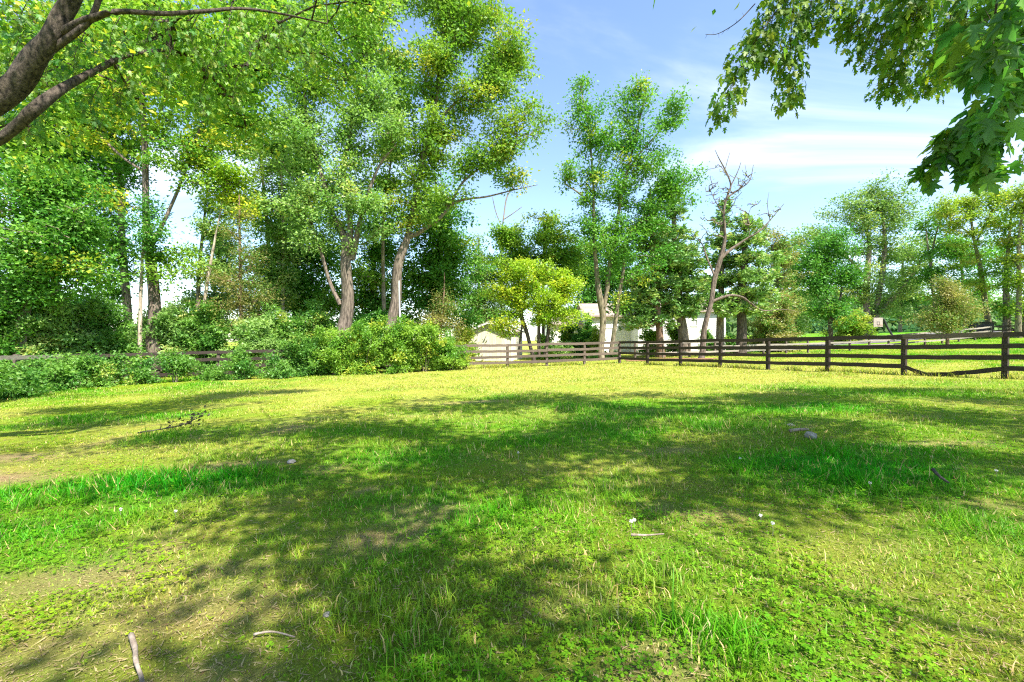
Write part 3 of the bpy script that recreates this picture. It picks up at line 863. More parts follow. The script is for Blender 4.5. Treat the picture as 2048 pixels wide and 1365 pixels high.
def slope_roof(parent, x0, x1, y0, y1, e, r, over=0.35, axis='x', th=0.12, rows=9):
    """gable roof with its ridge along x; each shingle course is a piece of its own"""
    ym = (y0 + y1) / 2
    mb = MB(); mb.poly_prism([(x0 + 0.02, y0 + 0.05, e), (x0 + 0.02, y1 - 0.05, e), (x0 + 0.02, ym, r - 0.06)], (x1 - x0 - 0.04, 0, 0)); mb.build('gable', M['siding'], parent)
    for side in (0, 1):
        ya, yb = (y0 - over, ym) if side == 0 else (y1 + over, ym)
        sl = (r - e) / (ym - y0); za = e - over * sl
        mb = MB(); mb.poly_prism([(x0 - over, ya, za), (x0 - over, yb, r), (x0 - over, yb, r + th), (x0 - over, ya, za + th)], (x1 - x0 + 2 * over, 0, 0))
        s = mb.build('roof', M['roof'], parent)
        for k in range(rows):
            t0, t1 = k / rows, (k + 1) / rows
            p0 = Vector((0, ya + (yb - ya) * t0, za + (r - za) * t0 + th)); p1 = Vector((0, ya + (yb - ya) * t1, za + (r - za) * t1 + th))
            mb = MB(); mb.poly_prism([(x0 - over - 0.02, p0.y, p0.z + 0.004), (x0 - over - 0.02, p1.y, p1.z + 0.004), (x0 - over - 0.02, p1.y, p1.z + 0.008), (x0 - over - 0.02, p0.y, p0.z + 0.03)], (x1 - x0 + 2 * over + 0.04, 0, 0))
            mb.build('shingle_course', M['roof'], s)
slope_roof(house, xa0, xa1, yA, yA + dep, ea, ra)
# left wing, set back, with a band of dark windows
yB = 3.0; zB = 50.0; xb0, xb1 = hx(1172, zB), xa0 - 0.02; eb = hz(632, zB); rb = hz(603, 47)
mb = MB(); mb.box(xb0, xb1, yB + 0.12, yB + 7, -0.4, eb); mb.build('wall', M['siding'], house)
wB = (hx(1208, zB), hx(1272, zB), hz(656, zB), hz(634, zB))
wall_siding(house, xb0, xb1, yB + 0.09, 0.0, eb, 0.22, holes=(wB,))
window(house, *wB[:2], yB + 0.09, *wB[2:], cols=4, rows=1)
slope_roof(house, xb0, xb1 + 0.3, yB, yB + 7, eb, eb + 1.5, over=0.3)
# far left wing
yC = 5.0; zC = 52.0; xc0, xc1 = hx(1098, zC), xb0 - 0.02; ec = hz(648, zC)
mb = MB(); mb.box(xc0, xc1, yC + 0.12, yC + 6, -0.4, ec); mb.build('wall', M['siding'], house)
wC = (hx(1116, zC), hx(1130, zC), hz(681, zC), hz(663, zC)); wC2 = (hx(1150, zC), hx(1164, zC), hz(681, zC), hz(663, zC))
wall_siding(house, xc0, xc1, yC + 0.09, 0.0, ec, 0.22, holes=(wC, wC2))
window(house, *wC[:2], yC + 0.09, *wC[2:], cols=2, rows=2); window(house, *wC2[:2], yC + 0.09, *wC2[2:], cols=2, rows=2)
slope_roof(house, xc0, xc1 + 0.3, yC, yC + 6, ec, ec + 1.3, over=0.3)

# cream shed, turned a little so that its left side shows
SB = gat(978, 36.5)
shed = thing('garden_shed', 'cream gabled garden shed behind the back fence', 'shed', SB, rz=math.radians(-14))
sw, sd, se, sr = 1.88, 3.8, 2.42, 3.14
mb = MB(); mb.poly_prism([(-sw, 0.03, -0.2), (sw, 0.03, -0.2), (sw, 0.03, se), (0, 0.03, sr), (-sw, 0.03, se)], (0, sd, 0)); mb.build('wall', M['cream'], shed)
nx = 12; bw = 2 * sw / nx
for k in range(nx):
    x0 = -sw + k * bw; x1 = x0 + bw - 0.012
    t = lambda xx: se + (sr - se) * (1 - abs(xx) / sw)
    pts = [(x0, 0.0, 0.05), (x1, 0.0, 0.05), (x1, 0.0, t(x1) - 0.03), (x0, 0.0, t(x0) - 0.03)]
    mb = MB(); mb.poly_prism(pts, (0, 0.03, 0)); mb.build('siding_panel', M['cream'], shed)
for s in (-1, 1):
    mb = MB(); mb.poly_prism([(0, -0.2, sr + 0.02), (s * (sw + 0.22), -0.2, se - 0.066), (s * (sw + 0.22), -0.2, se + 0.03), (0, -0.2, sr + 0.12)], (0, sd + 0.4, 0)); mb.build('roof', M['roof'], shed)
    mb = MB(); mb.poly_prism([(0, -0.235, sr - 0.10), (s * (sw + 0.22), -0.235, se - 0.19), (s * (sw + 0.22), -0.235, se - 0.05), (0, -0.235, sr + 0.035)], (0, 0.032, 0)); mb.build('barge_board', M['trim'], shed)
    mb = MB(); mb.box(s * sw - 0.06, s * sw + 0.06, -0.022, 0.025, 0.0, se - 0.16); mb.build('corner_board', M['trim'], shed)

# ---------------------------------------------------------------- fences
def board_mesh(seed):
    """unit board along x (0..1), y thickness, z height, a little wavy"""
    r = random.Random(seed); n = 9; vs = []; fs = []
    for i in range(n + 1):
        x = i / n; dz = 0.10 * (r.random() - 0.5); dy = 0.25 * (r.random() - 0.5); hh = 0.5 + 0.05 * (r.random() - 0.5)
        vs += [(x, -0.5 + dy, -hh + dz), (x, 0.5 + dy, -hh + dz), (x, 0.5 + dy, hh + dz), (x, -0.5 + dy, hh + dz)]
    for i in range(n):
        for s in range(4):
            a = i * 4 + s; b = i * 4 + (s + 1) % 4
            fs.append((a, b, b + 4, a + 4))
    fs += [(3, 2, 1, 0), (n * 4, n * 4 + 1, n * 4 + 2, n * 4 + 3)]
    me = bpy.data.meshes.new('rail'); me.from_pydata(vs, [], fs); me.update(); TRIS[0] += len(fs) * 2
    return me
def post_mesh(seed):
    r = random.Random(seed); n = 5; vs = []; fs = []
    for i in range(n + 1):
        z = i / n; dx = 0.10 * (r.random() - 0.5) * z; dy = 0.10 * (r.random() - 0.5) * z
        k = 0.5 * (0.92 if i == n else 1)
        for sx, sy in ((-1, -1), (1, -1), (1, 1), (-1, 1)):
            vs.append((sx * k + dx, sy * k + dy, z + (0.012 * (r.random() - 0.5) if i == n else 0)))
    for i in range(n):
        for s in range(4):
            a = i * 4 + s; b = i * 4 + (s + 1) % 4
            fs.append((a, b, b + 4, a + 4))
    fs += [(3, 2, 1, 0), (n * 4, n * 4 + 1, n * 4 + 2, n * 4 + 3)]
    me = bpy.data.meshes.new('post'); me.from_pydata(vs, [], fs); me.update(); TRIS[0] += len(fs) * 2
    return me
BOARDS = {}
def boards(mat):
    if mat not in BOARDS:
        b = [board_mesh(s) for s in range(6)]; p = [post_mesh(s) for s in range(4)]
        for me in b + p: me.materials.append(M[mat])
        BOARDS[mat] = (b, p)
    return BOARDS[mat]

def fence(label, posts, heights, top, side, mat_post, mat_rail, rail_h=0.145, skip=(), group=None, post_w=0.13, railmat=None):
    """posts: list of (x,y). Rails are nailed to the given side (unit normal sign)."""
    p0 = Vector((posts[0][0], posts[0][1], float(ground(*posts[0]))))
    root = thing('board_fence', label, 'fence', p0, group)
    G = [Vector((x, y, float(ground(x, y)))) for x, y in posts]
    tops = [top + random.uniform(-0.02, 0.03) for _ in posts]
    for i, g in enumerate(G):
        o = link('post', random.choice(boards(mat_post)[1]), None, root)
        o.location = g - p0 - Vector((0, 0, 0.3)); o.scale = (post_w, post_w, tops[i] + 0.3)
        d = G[min(i + 1, len(G) - 1)] - G[max(i - 1, 0)]
        o.rotation_euler = (random.uniform(-0.02, 0.02), random.uniform(-0.02, 0.02), math.atan2(d.y, d.x))
    for i in range(len(G) - 1):
        d = G[i + 1] - G[i]; u = Vector((d.x, d.y, 0)).normalized(); nrm = Vector((-u.y, u.x, 0)) * side
        for k, hgt in enumerate(heights):
            if (i, k) in skip: continue
            a = G[i] + Vector((0, 0, hgt + random.uniform(-0.015, 0.015))) + nrm * (post_w * 0.5 + 0.022) + u * 0.004
            b = G[i + 1] + Vector((0, 0, hgt + random.uniform(-0.015, 0.015))) + nrm * (post_w * 0.5 + 0.022) - u * 0.004
            mt = railmat(i, k) if railmat else mat_rail
            o = link('rail', random.choice(boards(mt)[0]), None, root)
            X = b - a; L = X.length; X.normalize(); Y = Vector((0, 0, 1)).cross(X).normalized(); Z = X.cross(Y)
            mtx = Matrix((X * L, Y * 0.032, Z * rail_h)).transposed().to_4x4()
            mtx.translation = a - p0
            o.matrix_local = mtx
    return root, p0

def lin(a, b, n, start=0, end=None):
    a = np.array(a); b = np.array(b)
    return [tuple(a + (b - a) * i / n) for i in range(start, (n if end is None else end) + 1)]
H4 = (0.30, 0.62, 0.95, 1.29)
RF = lin(PA, PB, 7, 0, 10)
rf, rp0 = fence('dark four-board paddock fence with a broken sagging bottom board', RF, H4, 1.36, -1, 'wood_black', 'wood_black', skip={(6, 0)},
                railmat=lambda i, k: 'wood_brown' if (k == 3 and i in (6,)) else 'wood_black')  # sunlight on one top board painted in as lighter brown wood
# the snapped bottom board between the posts at 6 and 7
g6 = Vector((*RF[6], float(ground(*RF[6])))); g7 = Vector((*RF[7], float(ground(*RF[7]))))
u = (g7 - g6); u.z = 0; Lr = u.length; u.normalize(); nr = Vector((-u.y, u.x, 0)) * -1
def bent(name, stations):
    b = MB(); pts = []
    for t, hgt in stations:
        p = g6 + (g7 - g6) * t; p = Vector((p.x, p.y, float(ground(p.x, p.y)) + hgt)) + nr * 0.09 - rp0; pts.append(p)
    n = len(pts)
    for i, p in enumerate(pts):
        d = (pts[min(i + 1, n - 1)] - pts[max(i - 1, 0)]).normalized(); up = Vector((0, 0, 1)) - d * d.z; up.normalize()
        hh = 0.066 + random.uniform(-0.012, 0.008)
        for s, q in ((-1, -1), (1, -1), (1, 1), (-1, 1)):
            b.v.append(tuple(p + nr * 0.016 * s + up * hh * q))
    for i in range(n - 1):
        for s in range(4):
            a = i * 4 + s; c = i * 4 + (s + 1) % 4
            b.f.append((a, c, c + 4, a + 4))
    b.f += [(3, 2, 1, 0), ((n - 1) * 4, (n - 1) * 4 + 1, (n - 1) * 4 + 2, (n - 1) * 4 + 3)]
    o = b.build(name, M['wood_black'], rf); o['label'] = 'snapped bottom board sagging to the grass'
bent('rail', [(0.0, 0.30), (0.06, 0.25), (0.12, 0.18), (0.18, 0.12), (0.24, 0.06)])
bent('rail', [(0.25, 0.055), (0.33, 0.06), (0.42, 0.085), (0.5, 0.10), (0.58, 0.14), (0.66, 0.165), (0.75, 0.19), (0.85, 0.235), (0.93, 0.265), (1.0, 0.29)])
BF = lin(PA, PC, 11, 0, 11)
fence('worn brown four-board fence along the back of the paddock, half buried in hedge', BF, H4, 1.36, 1, 'wood_brown', 'wood_brown', railmat=lambda i, k: 'wood_black' if i >= 5 else 'wood_brown')  # rails towards the hedge: shade painted in with the black wood
LF = lin(PC, PD, 4, 0, 4)
fence('old board fence overgrown by shrubs at the wooded side of the paddock', LF, H4, 1.36, 1, 'wood_brown', 'wood_brown', railmat=lambda i, k: 'wood_grey' if k == 3 and i > 0 else 'wood_brown')
FF = lin((9.2, 34), (48.4, 46), 17)
fence('pale weathered three-board fence across the lawn beyond the paddock', FF, (0.38, 0.78, 1.18), 1.25, -1, 'wood_brown', 'wood_grey', rail_h=0.14)
fence('dark board fence at the far end of the lawn under roadside trees', lin((48.4, 46), (60, 44), 5), (0.38, 0.78, 1.18), 1.25, -1, 'wood_black', 'wood_black', rail_h=0.14)

exec_trees = True
# ---------------------------------------------------------------- woodland behind the back fence (pixel outlines give direction, each tree its own depth)
tree('maple_tree', 'tall maple with tan trunk and a forked limb behind the hedge', 24.5,
     [[(312, 705, 15), (308, 640, 13), (300, 520, 12), (292, 400, 11), (290, 300, 10), (285, 210, 8), (280, 120, 6), (285, 20, 4), (290, -80, 2.5)],
      [(301, 495, 6), (330, 440, 5.5), (360, 370, 5), (385, 300, 4.5), (412, 215, 3), (402, 150, 2)],
      [(290, 345, 5), (245, 315, 4.5), (200, 270, 4), (150, 200, 3), (110, 140, 2)], [(288, 300, 5), (318, 240, 5), (330, 170, 4), (345, 90, 3)]],
     [(250, 60, 150, 85), (120, 120, 110, 80), (390, 190, 70, 100), (200, 235, 105, 55), (330, 110, 80, 90), (390, 320, 60, 50), (345, 500, 55, 55, 0, .7), (240, -60, 160, 70), (340, 290, 45, 45, 0, .6), (235, 400, 40, 40, 0, .4)],
     'sunny', 'bark_warm', leaf=0.15, dens=0.62)
tree('oak_tree', 'straight grey trunk tree standing behind the tan maple', 29,
     [[(258, 700, 11), (250, 560, 10), (243, 450, 10), (235, 330, 8), (225, 200, 6), (230, 80, 4)], [(240, 420, 4), (200, 380, 4), (150, 370, 3)]],
     [(190, 150, 150, 110), (250, 300, 55, 60), (160, 380, 80, 60), (60, 210, 90, 100), (210, 480, 65, 55, 0, 1), (215, 560, 45, 45, 0, .7)], 'green', 'bark_grey', leaf=0.16, dens=0.6)
tree('sapling', 'thin pale sapling beside the tan maple trunk', 24, [[(280, 700, 5), (281, 600, 4), (286, 500, 3), (290, 430, 2), (300, 390, 1)]], [(300, 420, 40, 40), (330, 470, 45, 35)], 'dark', 'bark_pale', leaf=0.13, dens=0.6)
tree('maple_tree', 'low dense dark green maple overhanging the side fence', 19.5,
     [[(40, 700, 14), (55, 600, 12), (75, 480, 9), (90, 380, 6)], [(60, 560, 6), (120, 500, 5), (180, 460, 3)]],
     [(60, 380, 100, 75), (150, 430, 95, 80), (20, 480, 80, 80), (110, 540, 110, 60), (190, 530, 55, 55), (-20, 580, 90, 70), (100, 340, 70, 40)], 'green', 'bark_grey', leaf=0.13, dens=0.85, rc=0.5)
tree('maple_tree', 'slender maple with bright yellow-green top between trunks', 25.5,
     [[(395, 700, 4), (415, 560, 4), (440, 430, 3), (455, 350, 2)]], [(455, 355, 62, 42), (480, 390, 40, 30), (420, 330, 40, 25)], 'yellow', 'bark_pale', leaf=0.14, dens=0.8)
tree('conifer', 'browning conifer with reddish trunk behind the hedge', 25,
     [[(482, 690, 5.5), (481, 560, 4.5), (479, 430, 3), (478, 390, 1.5)]], [(480, 610, 72, 50), (478, 500, 45, 65), (440, 560, 45, 40), (520, 560, 35, 50), (480, 430, 25, 35)], 'rust', 'bark_red', leaf=0.11, dens=0.65, per=30, wid=0.35)
tree('maple_tree', 'large many-stemmed maple with thick furrowed trunk at the hedge', 25,
     [[(686, 700, 20), (689, 640, 17), (695, 560, 15.5), (692, 490, 13), (672, 440, 8), (655, 390, 7.5), (628, 300, 6), (610, 210, 5), (612, 120, 4), (620, 10, 3)],
      [(696, 520, 11), (702, 460, 9.5), (690, 380, 8), (690, 330, 8), (700, 270, 7), (713, 200, 6), (725, 120, 4), (735, 10, 3)],
      [(703, 520, 10), (722, 440, 8), (735, 390, 6), (760, 330, 4), (792, 290, 3)], [(680, 610, 5.5), (660, 565, 4.5), (640, 500, 4), (620, 440, 3.5), (600, 390, 3)]],
     [(620, 110, 85, 110), (710, 70, 100, 90), (745, 210, 80, 100), (640, 310, 80, 75), (720, 390, 95, 65), (600, 420, 55, 65), (560, 230, 55, 80), (690, -50, 140, 60), (660, 460, 60, 45, 0, .7)],
     'pale', 'bark_warm', leaf=0.14, dens=0.62)
tree('maple_tree', 'leaning maple with olive leaves and long drooping side limb', 26.5,
     [[(778, 690, 14), (786, 620, 13), (795, 560, 12.5), (805, 500, 12), (818, 460, 11), (835, 390, 9), (845, 320, 8), (860, 260, 7), (875, 190, 6), (882, 110, 5), (890, 10, 4)],
      [(816, 475, 8), (840, 465, 7.5), (875, 440, 7), (905, 408, 5.5), (940, 398, 4), (976, 393, 3), (1030, 380, 2), (1075, 370, 1.2)], [(900, 412, 4.5), (928, 362, 4), (976, 325, 3), (1010, 300, 2)],
      [(843, 330, 5), (884, 240, 5), (928, 190, 4), (986, 147, 2.5), (1020, 130, 1.5)]],
     [(900, 50, 85, 75), (975, 130, 80, 80), (1010, 220, 80, 50), (870, 180, 70, 90), (965, 300, 100, 40), (1030, 335, 60, 28), (850, 300, 65, 60), (830, 395, 80, 50), (960, 20, 70, 60), (880, -60, 110, 60), (1060, 190, 32, 28), (1040, 90, 30, 60)],
     'olive', 'bark_warm', leaf=0.15, dens=0.62)
tree('woodland_tree', 'dense dark tree filling the wood beside the leaning maple', 34, [[(870, 700, 9), (875, 560, 8), (880, 450, 6), (870, 350, 4)]],
     [(880, 420, 75, 75), (850, 540, 95, 70), (905, 600, 65, 55), (800, 590, 60, 60), (920, 500, 45, 60)], 'green', 'bark_dark', leaf=0.19, dens=0.85, rc=0.7)
tree('woodland_tree', 'shaded woodland tree behind the many-stemmed maple', 33, [[(590, 700, 7), (591, 560, 6), (596, 400, 5), (590, 250, 3)]],
     [(610, 560, 85, 65), (580, 440, 75, 75), (600, 330, 65, 75), (640, 620, 60, 45), (660, 520, 50, 60)], 'green', 'bark_dark', leaf=0.18, dens=0.8, rc=0.68)
tree('woodland_tree', 'slim pale-trunked tree with light foliage in the wood', 29, [[(566, 700, 4.5), (567, 560, 4), (565, 420, 4), (560, 300, 3), (555, 180, 2)]],
     [(540, 480, 60, 70), (530, 380, 50, 55), (545, 280, 50, 60), (500, 520, 45, 45), (560, 560, 50, 50)], 'pale', 'bark_pale', leaf=0.16, dens=0.7)
tree('woodland_tree', 'narrow dark tree between the two big maples', 32, [[(748, 700, 6), (746, 560, 5), (750, 420, 4)]], [(740, 570, 55, 90), (765, 480, 60, 55), (755, 640, 50, 40)], 'green', 'bark_dark', leaf=0.18, dens=0.85, rc=0.65)
tree('woodland_tree', 'tall thin woodland tree rising behind the browning conifer', 31, [[(538, 700, 6), (536, 500, 5), (520, 300, 4), (500, 150, 3), (495, 20, 2)]],
     [(490, 120, 60, 80), (480, 240, 55, 60), (510, 20, 75, 60), (560, 60, 60, 70)], 'green', 'bark_dark', leaf=0.18, dens=0.7)
tree('woodland_tree', 'mid-green woodland tree with layered boughs behind the tan maple fork', 33, [[(395, 700, 5), (398, 560, 5), (410, 420, 4), (425, 280, 3), (440, 180, 2)]],
     [(430, 250, 50, 60), (415, 150, 60, 60), (450, 420, 50, 50, 0, .8), (440, 520, 45, 40, 0, .7)], 'pale', 'bark_grey', leaf=0.18, dens=0.6)
tree('woodland_tree', 'light green woodland tree filling between the two big maples', 30, [[(772, 700, 5), (765, 560, 5), (770, 420, 4), (790, 260, 3), (800, 120, 2)]],
     [(790, 150, 50, 80), (785, 280, 50, 60), (770, 380, 50, 50), (700, 530, 45, 45), (660, 600, 45, 35)], 'sunny', 'bark_grey', leaf=0.17, dens=0.55)
tree('woodland_tree', 'far woodland tree showing through gaps beside the sky', 40, [[(435, 700, 5), (430, 560, 4), (440, 480, 3)]], [(435, 545, 35, 45), (455, 480, 40, 35), (510, 600, 70, 45), (400, 600, 50, 35)], 'grey', 'bark_dark', leaf=0.22, dens=0.8, rc=0.7)
tree('woodland_tree', 'leafy tree closing the wood above the side fence', 30, [[(120, 710, 9), (110, 560, 8), (100, 400, 6), (90, 250, 4)]], [(90, 290, 90, 60), (20, 330, 70, 70), (180, 330, 70, 55), (40, 640, 110, 60), (150, 620, 80, 50)], 'dark', 'bark_dark', leaf=0.18, dens=0.85, rc=0.65)
tree('juniper', 'rusty brown juniper at the end of the bright hedge', 28.5, [[(880, 700, 3.5), (884, 640, 3), (888, 580, 2), (889, 545, 1)]], [(880, 625, 38, 35), (862, 645, 35, 22), (889, 575, 18, 28), (910, 640, 25, 25)], 'rust', 'bark_red', leaf=0.11, dens=0.9, wid=0.35)
tree('conifer', 'grey-green conifer standing behind the cream shed', 39, [[(958, 700, 5), (958, 600, 4), (958, 480, 2)]], [(955, 610, 50, 35), (955, 560, 40, 35), (957, 515, 28, 35), (930, 640, 40, 30), (1000, 620, 40, 40)], 'grey', 'bark_dark', leaf=0.17, dens=1.0, wid=0.4)
tree('ornamental_tree', 'small bright yellow-green tree with forked stems behind the back fence', 30.5,
     [[(1066, 712, 5.5), (1056, 675, 5), (1045, 640, 5), (1041, 600, 4), (1038, 560, 2.5)], [(1078, 712, 5), (1077, 665, 4.5), (1080, 620, 3.5), (1070, 570, 2)], [(1090, 712, 5.5), (1097, 660, 5), (1104, 615, 3.5), (1120, 570, 2)], [(1036, 712, 2.5), (1042, 670, 2.5), (1045, 640, 2.5)]],
     [(1060, 530, 75, 28), (1005, 575, 48, 24), (1100, 590, 65, 35), (1050, 600, 60, 30), (1150, 628, 32, 16), (1015, 628, 38, 16), (1120, 555, 50, 30), (985, 645, 35, 12), (1100, 630, 45, 18)], 'yellow', 'bark_dark', leaf=0.12, dens=0.95, rc=0.45, flat=0.4)
tree('background_tree', 'olive tree rounding out behind the yellow-green tree', 39, [[(1088, 700, 5), (1086, 560, 4), (1090, 450, 3)], [(1088, 560, 3), (1040, 500, 3), (1010, 470, 2)]],
     [(1060, 465, 65, 32), (1120, 455, 45, 32), (1010, 490, 45, 35), (1150, 510, 45, 45), (990, 545, 40, 40), (1070, 520, 60, 40)], 'sunny', 'bark_dark', leaf=0.18, dens=0.75, rc=0.6)
tree('dead_tree', 'thin half-dead tree poking above the olive crown', 42, [[(1002, 700, 3.5), (1003, 560, 3), (1004, 470, 3), (1009, 420, 2.5), (1016, 390, 2), (1032, 368, 1)], [(1006, 440, 2), (1022, 430, 1.5), (1044, 414, 1)], [(1004, 455, 1.8), (992, 425, 1.5), (985, 395, 1)]],
     [(1000, 500, 22, 25, 0, .6)], 'green', 'bark_grey', leaf=0.14, dens=0.6)
tree('background_tree', 'deep green tree rising behind the roof of the house', 60, [[(1190, 690, 5), (1188, 580, 4), (1185, 500, 3)], [(1188, 600, 3), (1230, 540, 2), (1250, 500, 1.5)]],
     [(1170, 560, 50, 45), (1200, 510, 45, 40), (1230, 580, 45, 35), (1150, 610, 50, 25), (1260, 530, 45, 45), (1200, 620, 45, 18), (1130, 520, 40, 40)], 'dark', 'bark_dark', leaf=0.26, dens=0.75, rc=0.9)
tree('maple_tree', 'tall twin-stemmed maple with open crown beside the house', 33,
     [[(1203, 712, 9.5), (1205, 650, 8.5), (1203, 610, 8), (1194, 560, 6.5), (1190, 500, 5.5), (1187, 400, 5), (1185, 340, 4), (1178, 260, 3), (1166, 200, 2), (1160, 165, 1.2)],
      [(1206, 620, 7), (1215, 570, 6.5), (1222, 520, 6), (1235, 440, 5.5), (1248, 370, 5), (1260, 320, 4), (1275, 260, 3), (1290, 190, 2), (1294, 150, 1.2)],
      [(1187, 415, 4), (1165, 392, 3), (1130, 368, 1.8)], [(1252, 345, 3.5), (1290, 295, 3), (1330, 252, 2.2), (1372, 212, 1.2)],
      [(1222, 705, 5.5), (1235, 620, 5), (1245, 550, 4.5), (1257, 480, 4), (1300, 425, 3), (1335, 385, 2)]],
     [(1158, 172, 32, 30), (1180, 230, 42, 45), (1285, 178, 52, 38), (1240, 230, 48, 50), (1342, 222, 42, 36), (1275, 280, 70, 40), (1138, 340, 35, 32), (1180, 345, 42, 60), (1240, 380, 50, 60), (1320, 360, 52, 40), (1372, 335, 42, 26), (1290, 440, 60, 40), (1200, 470, 45, 55), (1250, 545, 35, 25), (1350, 425, 42, 40), (1235, 610, 25, 18), (1170, 420, 40, 40), (1215, 290, 45, 45), (1300, 330, 60, 45), (1230, 470, 60, 50), (1300, 500, 50, 35), (1130, 240, 25, 20), (1400, 390, 30, 25)],
     'green', 'bark_moss', leaf=0.16, dens=0.42, rc=0.6)
pine('white pine with a reddish leaning trunk in front of the house', 36, [(1322, 712, 8), (1316, 640, 7), (1309, 560, 6.5), (1305, 490, 5), (1302, 430, 3.5), (1300, 380, 2)],
     [(1290, 640, 62, 18), (1270, 612, 60, 16), (1290, 590, 75, 18), (1310, 560, 75, 16), (1330, 520, 70, 16), (1310, 485, 55, 16), (1300, 450, 40, 16), (1300, 410, 30, 20)], bark='bark_red')
pine('white pine with thick brown trunk beside the dead tree', 37.5, [(1369, 712, 10), (1362, 640, 9), (1356, 590, 8), (1350, 500, 6), (1347, 430, 4), (1345, 390, 2)],
     [(1350, 618, 66, 16), (1375, 600, 55, 14), (1370, 570, 70, 16), (1350, 535, 70, 16), (1360, 500, 60, 16), (1345, 465, 50, 16), (1345, 425, 40, 20), (1345, 395, 25, 20)], bark='bark_warm')
pine('dark dense pine behind the dead tree', 38.5, [(1441, 712, 7), (1441, 620, 6.5), (1442, 520, 5), (1446, 430, 3), (1448, 400, 1.5)],
     [(1440, 600, 55, 18), (1430, 560, 60, 18), (1450, 520, 55, 18), (1445, 480, 45, 18), (1448, 440, 32, 22), (1446, 410, 20, 20)])
pine('broad bright pine with a thick dark trunk near the far lawn', 37, [(1481, 712, 10), (1483, 650, 9.5), (1486, 560, 7), (1490, 470, 4), (1492, 425, 2)],
     [(1480, 615, 60, 16), (1505, 585, 65, 18), (1495, 550, 70, 18), (1510, 515, 60, 18), (1495, 480, 50, 18), (1495, 445, 35, 20)], bark='bark_dark', pal='pale')
tree('dead_tree', 'bare half-dead tree with antler-like limbs and a low arching bough', 33,
     [[(1403, 712, 8), (1408, 670, 7.5), (1418, 620, 7), (1428, 570, 6.5), (1440, 520, 6), (1450, 470, 5), (1448, 420, 4.5), (1455, 390, 4), (1462, 370, 3), (1450, 340, 2.5), (1437, 315, 1.5), (1430, 300, .8)],
      [(1440, 520, 4.5), (1462, 500, 4), (1490, 480, 3.5), (1520, 462, 2.6), (1545, 435, 1.8), (1568, 408, 1)], [(1421, 606, 4), (1440, 597, 3.6), (1462, 591, 3.2), (1485, 595, 2.8), (1505, 610, 2.2), (1528, 622, 1.6), (1560, 619, 1), (1590, 622, .6)],
      [(1455, 395, 3), (1480, 378, 2.4), (1500, 360, 1.6), (1507, 330, 1)], [(1462, 372, 2.2), (1475, 345, 1.5), (1482, 325, 1)], [(1450, 340, 1.6), (1456, 318, 1.2), (1460, 305, .7)], [(1430, 555, 3), (1415, 520, 2.2), (1405, 490, 1.5), (1385, 470, .8)],
      [(1500, 474, 1.8), (1495, 440, 1.2), (1502, 415, .7)], [(1540, 442, 1.3), (1535, 410, .9), (1538, 385, .5)], [(1448, 430, 2), (1432, 405, 1.4), (1420, 380, .8)], [(1478, 378, 1.2), (1492, 352, .9), (1490, 330, .6)]],
     [(1440, 360, 30, 55, 0, 1), (1490, 360, 25, 35, 0, .9), (1500, 430, 40, 40, 0, .9), (1545, 430, 25, 25, 0, .8), (1415, 430, 28, 35, 0, 1.2), (1500, 600, 40, 18, 0, .5), (1470, 400, 35, 35, 0, .9)], 'olive', 'bark_dead', leaf=0.11, dens=0.8, per=0.8, twig=0.016)
tree('background_tree', 'sparse russet tree behind the broad bright pine', 48, [[(1560, 690, 4), (1558, 600, 3), (1550, 500, 2)]], [(1555, 490, 40, 35), (1570, 545, 40, 40), (1580, 600, 35, 30), (1530, 460, 30, 25)], 'rust', 'bark_dark', leaf=0.18, dens=0.42, per=18)
shrub('rounded russet shrub under the broad bright pine', 1545, 43, 612, 62, 'rust', leaf=0.13, rc=0.4, dens=1.0)
tree('maple_tree', 'dark green round-crowned maple standing on the far lawn', 49, [[(1660, 690, 6), (1661, 645, 5.5), (1655, 600, 4), (1645, 540, 3)], [(1662, 645, 4), (1680, 600, 3), (1685, 560, 2)]],
     [(1630, 500, 48, 40), (1618, 565, 42, 32), (1692, 600, 45, 26), (1672, 478, 40, 36), (1655, 550, 62, 30), (1628, 615, 42, 20), (1700, 540, 34, 26), (1605, 530, 25, 22), (1680, 635, 30, 10)], 'dark', 'bark_dark', leaf=0.20, dens=0.62, rc=0.75)
tree('maple_tree', 'large open-crowned silver maple beside the basketball hoop', 56,
     [[(1737, 680, 12), (1735, 645, 10), (1732, 600, 8), (1735, 545, 7), (1737, 480, 5.5), (1722, 420, 3.5)], [(1740, 645, 8), (1755, 605, 6.5), (1767, 525, 6), (1766, 440, 4), (1748, 395, 2.5)], [(1745, 640, 7.5), (1780, 602, 5.5), (1815, 565, 4), (1842, 520, 2.5)], [(1733, 560, 4), (1700, 520, 3), (1660, 490, 2)]],
     [(1740, 378, 62, 34), (1682, 410, 38, 36), (1800, 398, 45, 42), (1742, 450, 70, 42), (1655, 460, 42, 30), (1785, 505, 52, 36), (1702, 520, 45, 36), (1828, 450, 25, 42), (1805, 575, 50, 30), (1615, 478, 38, 24), (1740, 560, 60, 36), (1690, 570, 45, 30), (1840, 560, 35, 35), (1770, 610, 50, 20)],
     'grey', 'bark_grey', leaf=0.22, dens=0.46, rc=0.9)
tree('background_tree', 'loose-leaved tree with twisting limbs behind the rusty juniper', 52, [[(1880, 690, 4), (1868, 600, 3.5), (1862, 540, 3), (1872, 470, 2.5), (1892, 410, 1.5)], [(1862, 540, 2.5), (1855, 490, 2), (1850, 440, 1)]],
     [(1858, 470, 25, 40), (1850, 550, 38, 35), (1900, 550, 45, 24), (1880, 430, 22, 25)], 'green', 'bark_grey', leaf=0.22, dens=0.42, rc=0.8)
